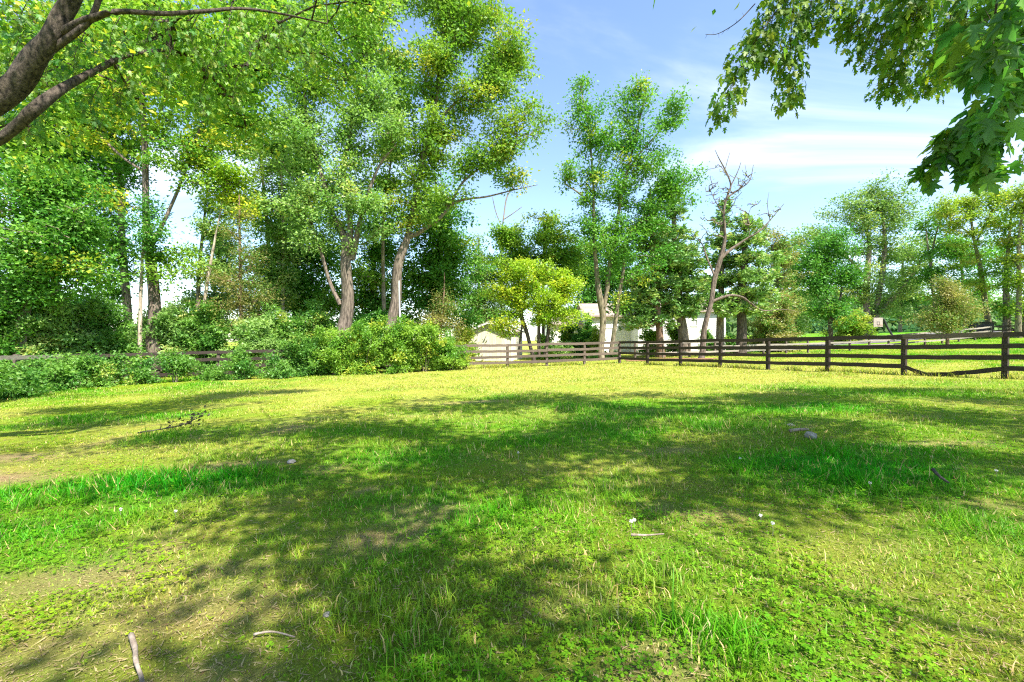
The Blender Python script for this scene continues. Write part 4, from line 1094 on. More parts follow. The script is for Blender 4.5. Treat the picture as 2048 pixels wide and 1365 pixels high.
tree('locust_tree', 'yellow-green layered locust tree with a slanting trunk by the far fence', 49,
     [[(1978, 690, 6.5), (1974, 620, 6), (1962, 545, 5.5), (1947, 475, 4.5), (1940, 415, 2.5)], [(1950, 490, 3), (1975, 440, 2.5), (1995, 400, 1.5)], [(1945, 470, 2.5), (1915, 450, 2), (1890, 430, 1.2)]],
     [(1940, 395, 55, 24), (1990, 388, 40, 24), (1898, 430, 38, 28), (1970, 440, 45, 24), (1930, 470, 40, 18), (1925, 560, 60, 20, 0, .5), (1945, 520, 45, 20, 0, .4)], 'gold', 'bark_moss', leaf=0.18, dens=0.62, rc=0.7, flat=0.4)
tree('locust_tree', 'upright tree with ivy-green foliage next to the locust tree', 47, [[(2014, 690, 6.5), (2012, 600, 6), (2015, 520, 4.5), (2022, 430, 3)]], [(2030, 480, 35, 32), (2000, 540, 30, 35), (2010, 605, 28, 22), (2015, 430, 25, 25)], 'sunny', 'bark_grey', leaf=0.19, dens=0.55, rc=0.7)
tree('locust_tree', 'twin-trunked tree at the dark far fence', 45, [[(2036, 690, 7), (2036, 600, 6), (2040, 480, 5), (2050, 390, 3)], [(2050, 690, 6), (2056, 580, 5), (2068, 450, 3)]], [(2045, 395, 38, 38), (2048, 480, 35, 38), (2045, 560, 38, 40), (2090, 440, 40, 60), (2050, 625, 35, 20)], 'gold', 'bark_moss', leaf=0.19, dens=0.55, rc=0.7)
tree('background_tree', 'pale green tree far behind the open-crowned silver maple', 66, [[(1800, 690, 4), (1802, 600, 3), (1806, 520, 2)]], [(1800, 560, 45, 40), (1830, 600, 45, 25), (1770, 600, 40, 25), (1810, 500, 30, 30)], 'pale', 'bark_grey', leaf=0.26, dens=0.45, rc=0.9)
tree('background_tree', 'airy green tree closing the gap behind the locust trunk', 62, [[(1930, 690, 4), (1928, 600, 3), (1920, 500, 2)]], [(1920, 520, 50, 45), (1960, 580, 50, 30), (1900, 600, 50, 25), (1990, 500, 40, 40), (1880, 480, 35, 45)], 'green', 'bark_grey', leaf=0.25, dens=0.42, rc=0.9)
tree('background_tree', 'soft green tree between the dead tree and the dark maple', 58, [[(1590, 690, 4), (1590, 600, 3), (1585, 520, 2)]], [(1585, 520, 35, 45), (1600, 590, 40, 35), (1560, 560, 40, 40), (1600, 640, 45, 18)], 'pale', 'bark_grey', leaf=0.24, dens=0.5, rc=0.9)
shrub('golden yellow shrub below the open-crowned silver maple', 1700, 52, 630, 48, 'gold', leaf=0.17, rc=0.45, dens=1.0)
shrub('green clump beside the driveway under the rusty juniper', 1925, 47, 672, 45, 'sunny', leaf=0.15, rc=0.4, dens=0.8)
tree('juniper', 'wide-spreading rusty juniper beyond the weathered fence', 40, [[(1895, 700, 3.5), (1895, 640, 2.5), (1894, 590, 1.6), (1893, 555, 0.6)]],
     [(1895, 625, 50, 24), (1895, 578, 32, 24), (1850, 630, 30, 18), (1942, 618, 30, 22), (1893, 553, 16, 18), (1870, 605, 30, 20), (1922, 595, 28, 20), (1895, 648, 45, 12)], 'rust', 'bark_red', leaf=0.14, dens=1.1, per=26, wid=0.4)

# ---------------------------------------------------------------- hedge along the paddock and the undergrowth behind it
# the bright overgrown hedge in front of the back fence
HG = 'shrubs of the overgrown hedge'
for px, z, top, rx, pal, lab in [
        (612, 22.6, 676, 52, 'hedge', 'green hedge shrub where the dark fence board disappears'), (668, 22.9, 660, 54, 'sunny', 'bright hedge shrub in front of the many-stemmed maple'),
        (728, 23.2, 648, 56, 'sunny', 'tall bright hedge shrub between the two big maple trunks'), (790, 23.6, 645, 56, 'sunny', 'tallest bright hedge shrub below the leaning maple and pole'),
        (850, 24.0, 656, 52, 'sunny', 'bright hedge shrub in front of the rusty juniper'), (902, 24.4, 684, 44, 'sunny', 'last low shrub of the hedge before the cream shed')]:
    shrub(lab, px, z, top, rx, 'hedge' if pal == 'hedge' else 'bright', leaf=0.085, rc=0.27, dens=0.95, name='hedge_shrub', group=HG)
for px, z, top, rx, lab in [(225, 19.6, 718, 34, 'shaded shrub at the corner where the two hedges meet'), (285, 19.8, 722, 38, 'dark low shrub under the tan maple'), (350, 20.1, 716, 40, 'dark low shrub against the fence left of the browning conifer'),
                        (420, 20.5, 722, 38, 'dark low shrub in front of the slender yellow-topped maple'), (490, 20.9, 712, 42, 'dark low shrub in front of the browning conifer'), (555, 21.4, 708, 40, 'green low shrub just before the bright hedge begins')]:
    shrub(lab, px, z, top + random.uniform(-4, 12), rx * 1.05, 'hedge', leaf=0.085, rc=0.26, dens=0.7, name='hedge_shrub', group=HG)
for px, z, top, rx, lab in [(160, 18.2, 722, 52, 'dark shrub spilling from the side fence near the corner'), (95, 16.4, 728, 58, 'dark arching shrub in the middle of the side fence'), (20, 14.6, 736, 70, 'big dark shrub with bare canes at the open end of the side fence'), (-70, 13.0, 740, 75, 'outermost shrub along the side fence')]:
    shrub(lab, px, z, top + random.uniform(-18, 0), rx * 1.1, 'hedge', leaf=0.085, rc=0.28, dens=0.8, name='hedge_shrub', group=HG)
UG = 'undergrowth behind the fence'
for px, z, top, rx, pal, lab in [
        (-30, 19.0, 600, 80, 'green', 'tall thicket bush behind the weathered side fence end'), (60, 20.0, 590, 75, 'pale', 'pale leafy thicket bush under the low dense maple'), (145, 21.5, 610, 65, 'pale', 'pale thicket bush behind the side fence corner'),
        (215, 22.5, 625, 55, 'hedge', 'green thicket bush in front of the straight grey trunk'), (350, 25.0, 640, 50, 'pale', 'low pale bush beside the tan maple trunk'), (415, 25.5, 628, 55, 'hedge', 'green bush beneath the yellow-topped maple'),
        (505, 24.2, 655, 55, 'pale', 'pale bush at the foot of the browning conifer'), (575, 25.4, 640, 55, 'hedge', 'green bush at the foot of the slim pale trunk'), (640, 26.4, 632, 45, 'hedge', 'bush in the shade behind the many-stemmed maple'), (745, 28.0, 640, 50, 'dark', 'dark bush in the shade between the big maples'),
        (925, 30.5, 668, 34, 'gold', 'yellow-green bush beside the cream shed wall'), (330, 40.0, 628, 60, 'grey', 'distant grey-green bush in the gap of sky'), (400, 38.0, 612, 45, 'green', 'distant bush behind the pale undergrowth'), (275, 27.5, 655, 45, 'pale', 'pale bush behind the sapling and tan trunk')]:
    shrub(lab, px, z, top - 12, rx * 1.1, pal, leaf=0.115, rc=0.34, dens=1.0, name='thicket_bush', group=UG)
# garden plants by the house
for px, z, top, rx, pal, lab in [(1165, 40.5, 666, 24, 'dark', 'dark rounded bush below the white house wing'), (1192, 39, 668, 16, 'gold', 'yellow-flowered bush beside the twin-stemmed maple'), (1210, 36, 706, 30, 'hedge', 'low weeds at the foot of the twin-stemmed maple'),
                                 (1120, 35, 690, 30, 'pale', 'pale garden plants behind the back fence'), (1300, 38.5, 662, 24, 'sunny', 'light green bush against the house corner'), (1350, 38.8, 652, 20, 'sunny', 'light green bush in front of the house wall'), (1475, 44, 676, 40, 'hedge', 'green bush to the side of the house'), (1140, 42, 655, 28, 'olive', 'olive bush growing in front of the far white wing'),
                                 (1178, 43, 652, 20, 'green', 'upright leafy bush between the two white wings'), (1420, 43, 664, 24, 'hedge', 'green bush under the gable window of the house'), (1090, 38, 668, 24, 'sunny', 'yellow-green bush behind the forked stems')]:
    shrub(lab, px, z, top, rx, pal, leaf=0.12, rc=0.3, dens=0.75, name='garden_bush', group='bushes around the house')

# ---------------------------------------------------------------- distant wooded ridge
hx_ = np.linspace(40, 420, 60); hy_ = np.linspace(150, 420, 24)
A, B = np.meshgrid(hx_, hy_, indexing='ij')
def ridge(x, y):
    return 1.0 + 25 * smooth((y - 165) / 150) * (0.75 + 0.5 * N1.fbm(x * 0.012 + 2, y * 0.012, 3)) * smooth((x - 45) / 70)
hzv = ridge(A, B)
idx = np.arange(A.size).reshape(A.shape)
qf = np.stack([idx[:-1, :-1], idx[1:, :-1], idx[1:, 1:], idx[:-1, 1:]], -1).reshape(-1, 4)
me = mesh_np('hills', np.stack([A.ravel(), B.ravel(), hzv.ravel()], 1), qf, 4, np.tile(np.array((0.07, 0.13, 0.04)), (A.size, 1)), True)
tag(link('hills', me, M['soil']), kind='structure')
nt = 420
tx = 60 + 330 * rng.random(nt); ty = 158 + 150 * rng.random(nt) ** 1.3; tz = ridge(tx, ty)
per = 90
hgt = 7 + 5 * rng.random(nt); rr = 3.2 + 2.0 * rng.random(nt)
d = rng.normal(size=(nt, per, 3)); d /= np.linalg.norm(d, axis=2, keepdims=True)
d *= (rng.random((nt, per, 1)) ** 0.3) * (0.8 + 0.4 * rng.random((nt, per, 1)))
P = np.stack([tx[:, None] + d[..., 0] * rr[:, None], ty[:, None] + d[..., 1] * rr[:, None], (tz + hgt * 0.5)[:, None] + d[..., 2] * hgt[:, None] * 0.5], -1).reshape(-1, 3)
n = len(P)
V = leaf_quads(P, rng.normal(size=(n, 3)), d.reshape(-1, 3) + np.array((0, 0, 0.6)), 1.5 + 1.2 * rng.random(n), wid=0.8)
tc_ = np.repeat(rng.random(nt), per)
col = lerp(np.tile(np.array((0.055, 0.14, 0.055)), (n, 1)), np.array((0.17, 0.25, 0.09)), tc_) * (0.75 + 0.5 * rng.random(n))[:, None]
me = mesh_np('distant_woods', V.reshape(-1, 3), np.arange(n * 4).reshape(-1, 4), 4, np.repeat(col, 4, 0))
tag(link('distant_woods', me, M['leaf_far']), 'hazy wooded ridge far beyond the lawn', 'woods', kind='stuff')

# ---------------------------------------------------------------- the two maples that shade the lawn
def maple_leaf(detail):
    if detail:
        half = [(0.03, 0.0), (0.20, -0.05), (0.27, 0.05), (0.43, 0.10), (0.30, 0.19), (0.21, 0.22), (0.34, 0.36), (0.44, 0.42), (0.55, 0.62), (0.38, 0.55), (0.27, 0.52), (0.13, 0.45), (0.17, 0.62), (0.26, 0.72), (0.12, 0.76), (0.08, 0.88)]
    else:
        half = [(0.18, -0.04), (0.42, 0.10), (0.20, 0.22), (0.54, 0.60), (0.13, 0.45), (0.22, 0.74)]
    out = [(0, 0.0)] + half + [(0, 1.0)] + [(-x, y) for x, y in half[::-1]]
    v = [(0, 0.28)] + out
    P = np.array([(x, y - 0.1, -0.22 * y * y + 0.22 * abs(x) - 0.35 * x * x) for x, y in v])
    k = len(out); Fc = np.array([(0, 1 + i, 1 + (i + 1) % k) for i in range(k)])
    return P, Fc
LEAF_HI = maple_leaf(True); LEAF_LO = maple_leaf(False)
MAPLE_COL = [(0.075, 0.225, 0.040), (0.11, 0.275, 0.044), (0.16, 0.32, 0.046), (0.060, 0.195, 0.045)]
leaf_meshes = []
for i, c in enumerate(MAPLE_COL):
    P, Fc = LEAF_HI
    Pj = P.copy(); Pj[:, 2] += 0.08 * np.sin(P[:, 0] * 7 + i) + 0.05 * i * P[:, 0]
    me = mesh_np('leaf', Pj, Fc, 3, np.tile(np.array(c), (len(P), 1)), True); me.materials.append(M['maple']); leaf_meshes.append(me)

def strand(pts, n_leaf, size, spread, hang=0.0):
    """leaves along a drooping twig (pixel x, pixel y, depth) -> list of (pos, axis, normal, size) and woody tube points"""
    P = catmull([list(at(*p)) for p in pts], 6)
    res = []; tw = []
    for k in range(n_leaf):
        t = (0.12 + 0.88 * random.random() ** 0.8) * (len(P) - 1); i = min(int(t), len(P) - 2); f = t - i
        p = P[i] * (1 - f) + P[i + 1] * f; d = P[i + 1] - P[i]; d = d / (np.linalg.norm(d) + 1e-9)
        s = rng.normal(size=3); s -= d * s.dot(d) * 0.7; s /= np.linalg.norm(s)
        off = s * spread * (0.3 + 0.9 * random.random()) + np.array((0, 0, -hang * spread * random.random()))
        q = p + off
        ax = s * 0.65 + d * 0.7 + np.array((0, 0, -0.55)) + rng.normal(size=3) * 0.25
        nm = np.array((0, 0, 0.9)) + rng.normal(size=3) * 0.55 + s * 0.35
        res.append((q, ax, nm, size * random.uniform(0.65, 1.2)))
        tw.append((p, q))
    return res, P, tw

def basis(ax, nm):
    a = ax / np.linalg.norm(ax); n_ = nm - a * nm.dot(a); n_ /= np.linalg.norm(n_); b = np.cross(a, n_)
    return b, a, n_

def hanging_maple(name, label, base, stems, strands, shade_pts, bark, n_obj, pal_shade, lsize=0.135):
    t = thing(name, label, 'tree', base)
    # trunk, limbs and the crown overhead
    P = np.array(shade_pts)
    d = grow(stems, P, 0.0048, base, M[bark], t, stem_sides=14)
    V, c = leaves_at(P, d, 44, 0.5, lsize, PAL[pal_shade], flat=0.55, droop=0.5, tri=False)
    crown_obj('crown', V, c, base, 'leaf', t)
    allv = []; tube = MB()
    for pts, nl, size, spread, r0 in strands:
        nl = int(nl * (2.1 if pts[0][2] > 5 else 1.4))
        res, SP, tw = strand(pts, nl, size, spread)
        allv += res
        rr = [r0 * (1 - 0.85 * i / (len(SP) - 1)) for i in range(len(SP))]
        tube.tube([Vector(p) - Vector(base) for p in SP], rr, 6)
        for a, b in tw:
            mid = (a + b) / 2 + np.array((0, 0, 0.01))
            tube.tube([Vector(a) - Vector(base), Vector(mid) - Vector(base), Vector(b) - Vector(base)], [0.0016, 0.0013, 0.0011], 3, cap=False)
    tube.build('twig', M['bark_dark'], t, True)
    ang = [it[3] / max(0.5, it[0][1]) for it in allv]
    order = np.argsort(ang)[::-1]
    for k in order[:n_obj]:
        q, ax, nm, s = allv[k]; b, a, n_ = basis(ax, nm)
        o = link('leaf', leaf_meshes[k % 4], None, t)
        m3 = Matrix((Vector(b) * s, Vector(a) * s, Vector(n_) * s)).transposed().to_4x4(); m3.translation = Vector(q) - Vector(base)
        o.matrix_local = m3
    rest = order[n_obj:]
    if len(rest):
        Pl, Fc = LEAF_LO; vs = []; cs = []; fs = []
        for i, k in enumerate(rest):
            q, ax, nm, s = allv[k]; b, a, n_ = basis(ax, nm); mt = np.stack([b, a, n_], 0) * s
            vs.append(Pl @ mt + q - np.array(base)); fs.append(Fc + i * len(Pl))
            cs.append(np.tile(np.array(MAPLE_COL[k % 4]) * random.uniform(0.8, 1.6) * np.array((random.uniform(0.8, 1.5), 1, random.uniform(0.5, 1))), (len(Pl), 1)))
        me = mesh_np('foliage', np.concatenate(vs), np.concatenate(fs), 3, np.concatenate(cs), True)
        tag(link('foliage', me, M['maple'], t), kind='stuff')
    return t

def shade_points(patches, hlo, hhi, dens):
    """crown points that stand towards the sun from patches of lawn: (x, y, rx, ry, weight)"""
    res = []
    for gx_, gy_, rx, ry, wgt, thr in patches:
        n = int(dens * wgt * rx * ry * math.pi)
        for _ in range(n):
            a = random.random() * 6.283; r = math.sqrt(random.random())
            x = gx_ + math.cos(a) * r * rx; y = gy_ + math.sin(a) * r * ry
            hgt = random.uniform(hlo, hhi)
            k = hgt / SUN.z
            p = np.array((x, y, float(ground(x, y)))) + np.array(SUN) * k
            # unseen crown is shaped here to leave sunlit gaps on the lawn
            if N3.fbm(x * 0.8 + 11 + 0.04 * hgt, y * 1.35 + 3 + 0.04 * hgt, 3) < thr + 0.03: continue
            # above the frame unless the photograph shows leaves there
            if p[1] > 0.4:
                py = CY - (p[2] - CAMZ) / p[1] * F; pxx = CX + p[0] / p[1] * F
                if py > -80 and -60 < pxx < 2110: continue
            res.append(p)
    return res

RB = Vector((11.0, -7.0, float(ground(11.0, -7.0))))
r_patch = [(1.0, 10.0, 5.5, 2.0, 1.0, .48), (8.6, 9.6, 4.0, 2.0, 0.9, .48), (0.0, 6.2, 3.8, 1.6, 1.2, .47), (5.0, 5.2, 2.8, 1.1, 1.3, .42), (-3.4, 7.2, 2.6, 0.9, 0.8, .5), (0.2, 3.7, 2.0, 0.7, 1.0, .47), (0.4, 2.35, 1.3, 0.45, 1.3, .43), (-0.4, 1.75, 1.5, 0.3, 1.3, .43),
           (6.5, 7.2, 3.0, 1.2, 1.0, .46), (-4.4, 4.0, 2.2, 0.6, 0.8, .5), (2.6, 4.0, 1.4, 0.5, 1.0, .45), (9, 4.8, 3, 1.8, 0.9, .46), (-1.6, 4.6, 1.6, 0.8, 1.0, .46), (1.7, 2.1, 0.9, 0.25, 1.4, .40), (1.2, 3.0, 0.9, 0.3, 1.2, .43), (-0.9, 2.9, 0.7, 0.4, 1.2, .42), (2.6, 1.6, 1.0, 0.2, 1.2, .42)]
r_sh = shade_points(r_patch, 6.2, 11.0, 15.0)
r_stems = [np.array([(11.0, -7.0, RB.z - 0.2, 0.5), (10.9, -6.9, 1.8, 0.42), (10.6, -6.6, 3.6, 0.38), (10.1, -6.0, 5.4, 0.30), (9.4, -5.2, 7.5, 0.22), (9.0, -4.6, 10.5, 0.1)]),
           np.array([(10.2, -6.1, 5.0, 0.20), (9.6, -4.4, 6.6, 0.08), (8.4, -2.6, 7.2, 0.05), (8.6, -0.6, 8.4, 0.03), (7.6, 1.6, 8.4, 0.02)]), np.array([(10.0, -5.9, 5.6, 0.2), (8.0, -4.8, 7.4, 0.08), (6.8, -3.0, 7.8, 0.045), (5.0, -2.0, 9.0, 0.03), (4.4, 0.4, 8.8, 0.02)]),
           np.array([(9.8, -5.7, 6.2, 0.15), (6.4, -5.2, 8.0, 0.07), (2.4, -3.4, 8.8, 0.03)]), np.array([(10.1, -6.0, 5.5, 0.15), (11.6, -4.0, 7.2, 0.07), (12.4, -0.6, 8.4, 0.03)])]
r_strands = [
    # near bough hanging at the edge of the picture
    ([(2110, -120, 2.3), (2050, -10, 2.35), (2030, 70, 2.4), (2012, 150, 2.5), (1992, 225, 2.65), (1965, 290, 2.8), (1972, 352, 2.9)], 95, 0.125, 0.10, 0.009),
    ([(2090, -150, 2.0), (2010, -40, 2.05), (1990, 30, 2.1), (1985, 90, 2.2), (1975, 150, 2.3)], 40, 0.13, 0.11, 0.008),
    ([(1992, 215, 2.65), (1950, 235, 2.8), (1915, 268, 2.9), (1875, 320, 3.0), (1845, 365, 3.1)], 42, 0.115, 0.065, 0.005),
    ([(1985, 235, 2.7), (1960, 262, 2.8), (1948, 310, 2.9), (1938, 340, 2.95)], 34, 0.115, 0.07, 0.004),
    ([(2060, 40, 2.5), (2045, 120, 2.6), (2060, 200, 2.7)], 16, 0.12, 0.09, 0.005),
    # farther boughs
    ([(1640, -120, 6.6), (1600, -40, 6.5), (1540, 40, 6.4), (1500, 100, 6.4), (1472, 155, 6.4), (1440, 238, 6.4)], 150, 0.12, 0.20, 0.012),
    ([(1620, -110, 6.9), (1592, -20, 6.8), (1582, 70, 6.7), (1580, 140, 6.7), (1578, 215, 6.7)], 150, 0.12, 0.19, 0.010),
    ([(1600, -60, 6.6), (1550, 20, 6.6), (1540, 90, 6.6), (1532, 128, 6.6)], 90, 0.115, 0.2, 0.008), ([(1640, -60, 6.8), (1620, 20, 6.8), (1625, 70, 6.8)], 70, 0.115, 0.2, 0.008),
    ([(1700, -90, 6.6), (1680, -10, 6.5), (1660, 40, 6.4)], 60, 0.115, 0.22, 0.01), ([(1750, -90, 6.4), (1730, -10, 6.3), (1715, 50, 6.2), (1700, 58, 6.2)], 80, 0.115, 0.22, 0.01),
    ([(1820, -80, 6.2), (1790, 10, 6.1), (1760, 70, 6.0), (1735, 130, 6.0)], 120, 0.115, 0.24, 0.01), ([(1860, -90, 6.6), (1830, 20, 6.6), (1800, 110, 6.8), (1778, 192, 7.0)], 190, 0.11, 0.26, 0.012),
    ([(1900, -80, 7.2), (1880, 30, 7.2), (1865, 120, 7.4), (1850, 190, 7.6)], 190, 0.105, 0.28, 0.012), ([(1930, -60, 6.5), (1900, 40, 6.6), (1890, 100, 6.8), (1900, 150, 7.0)], 150, 0.11, 0.26, 0.01),
    ([(1960, -60, 5.6), (1935, 20, 5.7), (1920, 90, 5.8), (1925, 140, 6.0)], 110, 0.115, 0.2, 0.01), ([(1850, -60, 5.4), (1840, 0, 5.4), (1820, 60, 5.5)], 90, 0.115, 0.2, 0.01),
    ([(2080, 150, 8.4), (2030, 210, 8.6), (1990, 265, 8.8), (1970, 270, 8.8)], 120, 0.10, 0.22, 0.01), ([(2080, 260, 8.5), (2050, 310, 8.5), (2046, 330, 8.5)], 20, 0.11, 0.15, 0.006)]
rt = hanging_maple('maple_tree', 'maple overhanging the lawn with long sprays of lobed leaves against open sky', RB, r_stems, r_strands, r_sh, 'bark_grey', 300, 'green')
# bare twig on the left spray
bt = MB(); pts = [Vector(p) - RB for p in catmull([list(at(*p)) for p in [(1510, 8, 6.45), (1480, 40, 6.4), (1455, 58, 6.4), (1432, 69, 6.4), (1411, 69, 6.4)]], 4)]
bt.tube(pts, [0.008 - 0.0003 * i for i in range(len(pts))], 5)
for i in range(3, len(pts), 2):
    bt.tube([pts[i], pts[i] + Vector((random.uniform(-.05, .02), 0.02, random.choice((-0.05, 0.06))))], [0.003, 0.001], 4)
bt.build('bare_twig', M['bark_dark'], rt)

LB = Vector((-9.0, 4.6, float(ground(-9.0, 4.6))))
zl = 5.6
def P4(p): return list(at(p[0], p[1], p[3] if len(p) > 3 else zl)) + [0.58 * p[2] / F * (p[3] if len(p) > 3 else zl)]
l_stems = [np.array([(-9.0, 4.6, LB.z - 0.2, 0.45), (-8.8, 4.7, 1.2, 0.38), (-8.4, 4.9, 2.6, 0.35)] + [P4(p) for p in [(-150, 330, 44), (-60, 248, 40), (0, 190, 36), (60, 132, 32), (100, 80, 29), (130, 20, 26), (155, -40, 22), (200, -140, 16)]]),
           np.array([P4(p) for p in [(112, 70, 17), (150, 52, 14.5), (190, 36, 11.5), (240, 23, 8.5), (330, 28, 6.5, 5.9), (420, 22, 6, 6.3), (480, 17, 5, 6.6), (560, 28, 3.5, 7), (655, 48, 1.8, 7.4)]]),
           np.array([P4(p) for p in [(-160, 345, 26), (-50, 300, 20), (0, 276, 18), (40, 250, 18), (80, 210, 17.5), (130, 172, 14, 5.8), (200, 138, 10.5, 6.2), (265, 108, 7, 6.6), (340, 100, 4, 7.2)]]),
           np.array([P4(p) for p in [(105, 100, 12), (175, 45, 10), (205, -20, 8), (240, -90, 6)]])]
lc = []
for px, py, rx, ry, z, n in [(430, 150, 100, 80, 9.0, 62), (520, 60, 90, 60, 9.5, 55), (330, 60, 120, 45, 7.5, 45), (60, 60, 90, 60, 7.5, 40), (190, 180, 110, 50, 7.0, 26), (500, 250, 50, 45, 10, 20), (700, 40, 70, 45, 10, 34), (230, 110, 110, 60, 8.0, 24), (30, 250, 60, 30, 6.4, 10), (640, 150, 70, 50, 10.5, 26), (110, 320, 60, 30, 7.5, 8)]:
    c = np.array(at(px, py, z)); s = np.array((rx, (rx + ry) * 0.5, ry)) / F * z
    dd = rng.normal(size=(n, 3)); dd /= np.linalg.norm(dd, axis=1, keepdims=True); dd *= rng.random((n, 1)) ** 0.45
    lc += list(c + dd * s)
l_patch = [(-10.5, 14.8, 5.5, 1.0, 0.9, .42), (-7.5, 8.6, 3.5, 0.5, 0.7, .46), (-6.5, 6.6, 3.0, 0.5, 0.7, .46), (-9, 11.5, 3.0, 0.4, 0.6, .44)]
lc += shade_points(l_patch, 6.5, 11.0, 9.0)
l_strands = []
for px, py, z in [(40, 40, 6), (90, 150, 6), (150, 110, 6), (220, 80, 6.3), (300, 60, 6.6), (380, 70, 7), (330, 130, 7), (430, 100, 7.4), (480, 60, 7.2), (520, 90, 7.6), (560, 60, 7.6), (250, 170, 6.6), (180, 215, 6.4), (60, 230, 6), (400, 190, 7.6), (600, 90, 8), (120, 20, 6.2), (20, 120, 6.2), (470, 170, 8)]:
    l_strands.append(([(px + 20, py - 45, z), (px, py, z), (px - random.uniform(-25, 25), py + 45, z)], 36, 0.082, 0.22, 0.006))
hanging_maple('maple_tree', 'old maple with thick dark limbs reaching over the paddock from the side', LB, l_stems, l_strands, lc, 'bark_limb', 250, 'sunny', 0.098)

# ---------------------------------------------------------------- small things
pole = thing('metal_pole', 'slim pale metal pole standing up out of the hedge', 'pole', gat(802, 24.6))
pb = gat(802, 24.6); tp = at(798, 563, 24.6) - pb
mb = MB(); mb.tube([(0, 0, -0.3), tp * 0.5, tp], [0.04, 0.038, 0.036], 8); mb.build('shaft', M['metal_grey'], pole)
mb = MB(); mb.tube([tp, tp + Vector((0, 0, 0.03))], [0.045, 0.03], 8); mb.build('cap', M['metal_grey'], pole)

hb = gat(1783, 50)
hoop = thing('basketball_hoop', 'basketball hoop on a slanting black pole by the driveway', 'basketball hoop', hb)
pt = at(1767, 638, 50) - hb; bbp = at(1757, 645, 49.6) - hb
mb = MB(); mb.tube([(0.3, 0, -0.1), (0.15, 0, 0.6), pt * 0.6 + Vector((0.1, 0, 0)), pt], [0.11, 0.11, 0.1, 0.09], 8); mb.build('pole', M['black'], hoop)
mb = MB(); mb.box(bbp.x - 0.55, bbp.x + 0.45, bbp.y - 0.03, bbp.y + 0.03, bbp.z - 0.5, bbp.z + 0.5)
bo = mb.build('backboard', M['backboard'], hoop); bo.rotation_euler = (0, 0, 0)
mb = MB(); w_ = 0.05
for a_ in ((bbp.x - 0.2, bbp.x + 0.14, bbp.z - 0.3, bbp.z - 0.25), (bbp.x - 0.2, bbp.x + 0.14, bbp.z + 0.02, bbp.z + 0.07), (bbp.x - 0.2, bbp.x - 0.15, bbp.z - 0.25, bbp.z + 0.02), (bbp.x + 0.09, bbp.x + 0.14, bbp.z - 0.25, bbp.z + 0.02)):
    mb.box(a_[0], a_[1], bbp.y - 0.036, bbp.y - 0.03, a_[2], a_[3])
mb.build('target_square', M['black'], hoop)
mb = MB(); mb.tube([pt, Vector((bbp.x + 0.1, bbp.y + 0.03, bbp.z))], [0.05, 0.05], 6); mb.build('support_arm', M['black'], hoop)
mb = MB(); mb.tube([Vector((bbp.x - 0.03 + 0.23 * math.cos(t_), bbp.y - 0.3 + 0.23 * math.sin(t_), bbp.z - 0.32)) for t_ in np.linspace(0, 2 * math.pi, 17)], [0.015] * 17, 5); mb.build('rim', M['rim'], hoop)

bb_ = gat(1957, 47.5)
binr = thing('skip_bin', 'black wheeled skip bin beyond the weathered fence', 'bin', bb_)
mb = MB(); mb.poly_prism([(-0.85, -0.6, 0.25), (0.85, -0.6, 0.25), (1.05, -0.6, 1.55), (-1.0, -0.6, 1.45)], (0, 1.2, 0)); mb.build('body', M['black'], binr)
mb = MB(); mb.box(-1.08, 1.12, -0.66, 0.66, 1.56, 1.66); mb.build('lid', M['black'], binr)
for sx in (-0.6, 0.6):
    mb = MB(); mb.tube([(sx, -0.62, 0.18), (sx, 0.62, 0.18)], [0.18, 0.18], 12); mb.build('wheel', M['black'], binr)

def stick(label, pts, r, mat, name='stick', twigs=0):
    P = [Vector((*at(px, py, z)[:2], 0)) for px, py, z, lift in pts]
    P = [Vector((p.x, p.y, float(ground(p.x, p.y)) + pts[i][3])) for i, p in enumerate(P)]
    b = P[0].copy(); t = thing(name, label, 'stick', b)
    Q = catmull([list(p - b) for p in P], 5)
    mb = MB(); mb.tube([Vector(q_) for q_ in Q], [r * (1 - 0.5 * i / len(Q)) * random.uniform(0.85, 1.1) for i in range(len(Q))], 7, jit=0.15); mb.build('stem', M[mat], t, True)
    for k in range(twigs):
        i = random.randrange(len(Q) // 3, len(Q)); q0 = Vector(Q[i])
        mb = MB(); mb.tube([q0, q0 + Vector((random.uniform(-.15, .15), random.uniform(-.1, .1), random.uniform(0.03, 0.15))), q0 + Vector((random.uniform(-.3, .3), random.uniform(-.2, .2), random.uniform(0.0, 0.22)))], [r * 0.5, r * 0.35, r * 0.15], 5); mb.build('side_twig', M[mat], t)
    return t, Q, b
gz_ = lambda py: (CAMZ) * F / (py - CY)      # depth of a spot on the near lawn
stick('pale peeled stick lying in thin grass on bare soil', [(262, 1258, gz_(1258), 0.03), (270, 1282, gz_(1282), 0.025), (272, 1312, gz_(1312), 0.03), (284, 1345, gz_(1345), 0.02), (292, 1400, gz_(1400), 0.02)], 0.0125, 'stick')
stick('thin curved brown twig half hidden in the thin turf', [(508, 1266, 2.12, 0.02), (545, 1266, 2.12, 0.03), (590, 1277, 2.09, 0.02)], 0.006, 'stick', name='twig')
stick('short dry twig beside a white clover flower', [(1262, 1080, 3.05, 0.03), (1290, 1084, 3.04, 0.03), (1328, 1082, 3.05, 0.035)], 0.009, 'stick', name='twig')
stick('short broken branch piece near the grey stone', [(1580, 884, 6.2, 0.05), (1600, 882, 6.25, 0.06), (1617, 879, 6.3, 0.05)], 0.028, 'stick')
stick('dark bent stick poking out of lush grass', [(1866, 978, 4.2, 0.10), (1876, 992, 4.1, 0.08), (1898, 1004, 4.0, 0.04)], 0.016, 'darkstick')
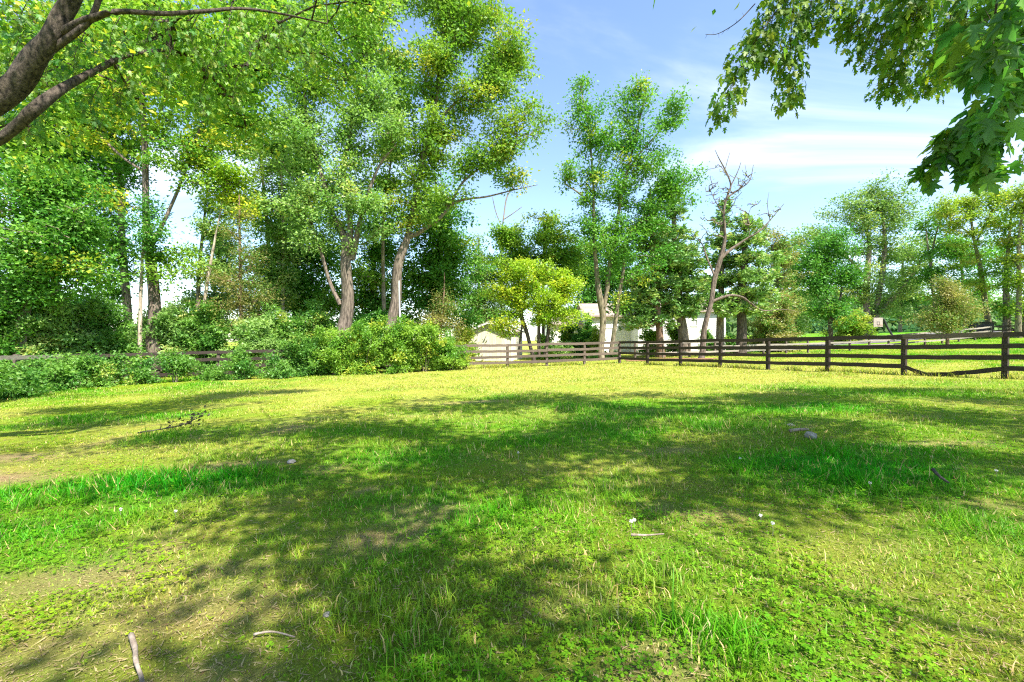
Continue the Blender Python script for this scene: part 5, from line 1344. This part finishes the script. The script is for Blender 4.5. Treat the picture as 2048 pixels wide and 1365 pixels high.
_, Q, b = stick('fallen leafy branch lying on sunlit straw-coloured turf', [(275, 852, 7.4, 0.05), (320, 845, 7.6, 0.06), (365, 835, 7.9, 0.08), (408, 818, 8.1, 0.22)], 0.014, 'darkstick', name='fallen_branch', twigs=6)
tb = [o for o in COL.objects if o.name.startswith('fallen_branch')][0]
c = np.repeat(Q[-8:], 9, 0) + rng.normal(size=(72, 3)) * 0.09; c[:, 2] = np.abs(c[:, 2] - 0.0) * 0.9 + 0.02
V = leaf_quads(c, rng.normal(size=(72, 3)), rng.normal(size=(72, 3)) + np.array((0, 0, .5)), 0.045 + 0.03 * rng.random(72))
me = mesh_np('withered_leaves', V.reshape(-1, 3), np.arange(288).reshape(-1, 4), 4, np.tile(np.array((0.06, 0.06, 0.03)), (288, 1)))
link('withered_leaves', me, M['leaf'], tb)

def stone(label, px, py, sx, sy, sz):
    z = gz_(py) * 1.05; b = gat(px, z); r = random.Random(px)
    vs = []; fs = []; nu, nv = 10, 6
    for j in range(nv + 1):
        ph = math.pi * j / nv
        for i in range(nu):
            th = 2 * math.pi * i / nu; w = 1 + 0.28 * (r.random() - 0.5)
            vs.append((sx * w * math.sin(ph) * math.cos(th), sy * w * math.sin(ph) * math.sin(th), sz * (0.6 + math.cos(ph) * w)))
    for j in range(nv):
        for i in range(nu):
            i2 = (i + 1) % nu; fs.append((j * nu + i, (j + 1) * nu + i, (j + 1) * nu + i2, j * nu + i2))
    me = bpy.data.meshes.new('stone'); me.from_pydata(vs, [], fs); me.update()
    o = link('stone', me, M['stone']); o.location = b; o.rotation_euler = (0, 0, r.random() * 3)
    tag(o, label, 'stone')
stone('rounded pale grey stone in lush grass by the broken branch piece', 1621, 899, 0.075, 0.06, 0.055)
stone('small tan stone just beyond the broken branch piece', 1582, 871, 0.055, 0.05, 0.025)
stone('small grey lump of stone on dry turf beside longer grass', 583, 925, 0.05, 0.045, 0.03)
stone('tiny stone on a bare patch of soil', 655, 1246, 0.022, 0.02, 0.013)

# clover and dandelion heads
heads = [(1521, 1068), (1268, 1078), (1740, 1003), (1993, 985), (1262, 1086), (1545, 1093), (240, 1024), (350, 1033), (1480, 948), (1036, 922)]
for px, py in heads:
    z = gz_(py) * 1.04; b = gat(px, z); hgt = random.uniform(0.05, 0.09)
    t = thing('seed_head', 'pale round clover or dandelion head on a thin stalk', 'flower', b, 'pale flower heads in the lawn')
    mb = MB(); mb.tube([(0, 0, 0), (0.004, 0, hgt * 0.5), (0.002, 0.003, hgt)], [0.0016, 0.0014, 0.0012], 5); mb.build('stalk', M['stick'], t)
    mb = MB()
    for k in range(26):
        d = Vector(rng.normal(size=3)).normalized(); e = d.orthogonal().normalized() * 0.004
        q0 = Vector((0.002, 0.003, hgt + 0.006)); i0 = len(mb.v)
        mb.v += [tuple(q0 + e), tuple(q0 - e), tuple(q0 + d * 0.013 - e * 0.8), tuple(q0 + d * 0.013 + e * 0.8)]; mb.f.append((i0, i0 + 1, i0 + 2, i0 + 3))
    mb.build('bloom', M['puff'], t)

print('TRIANGLES', TRIS[0])
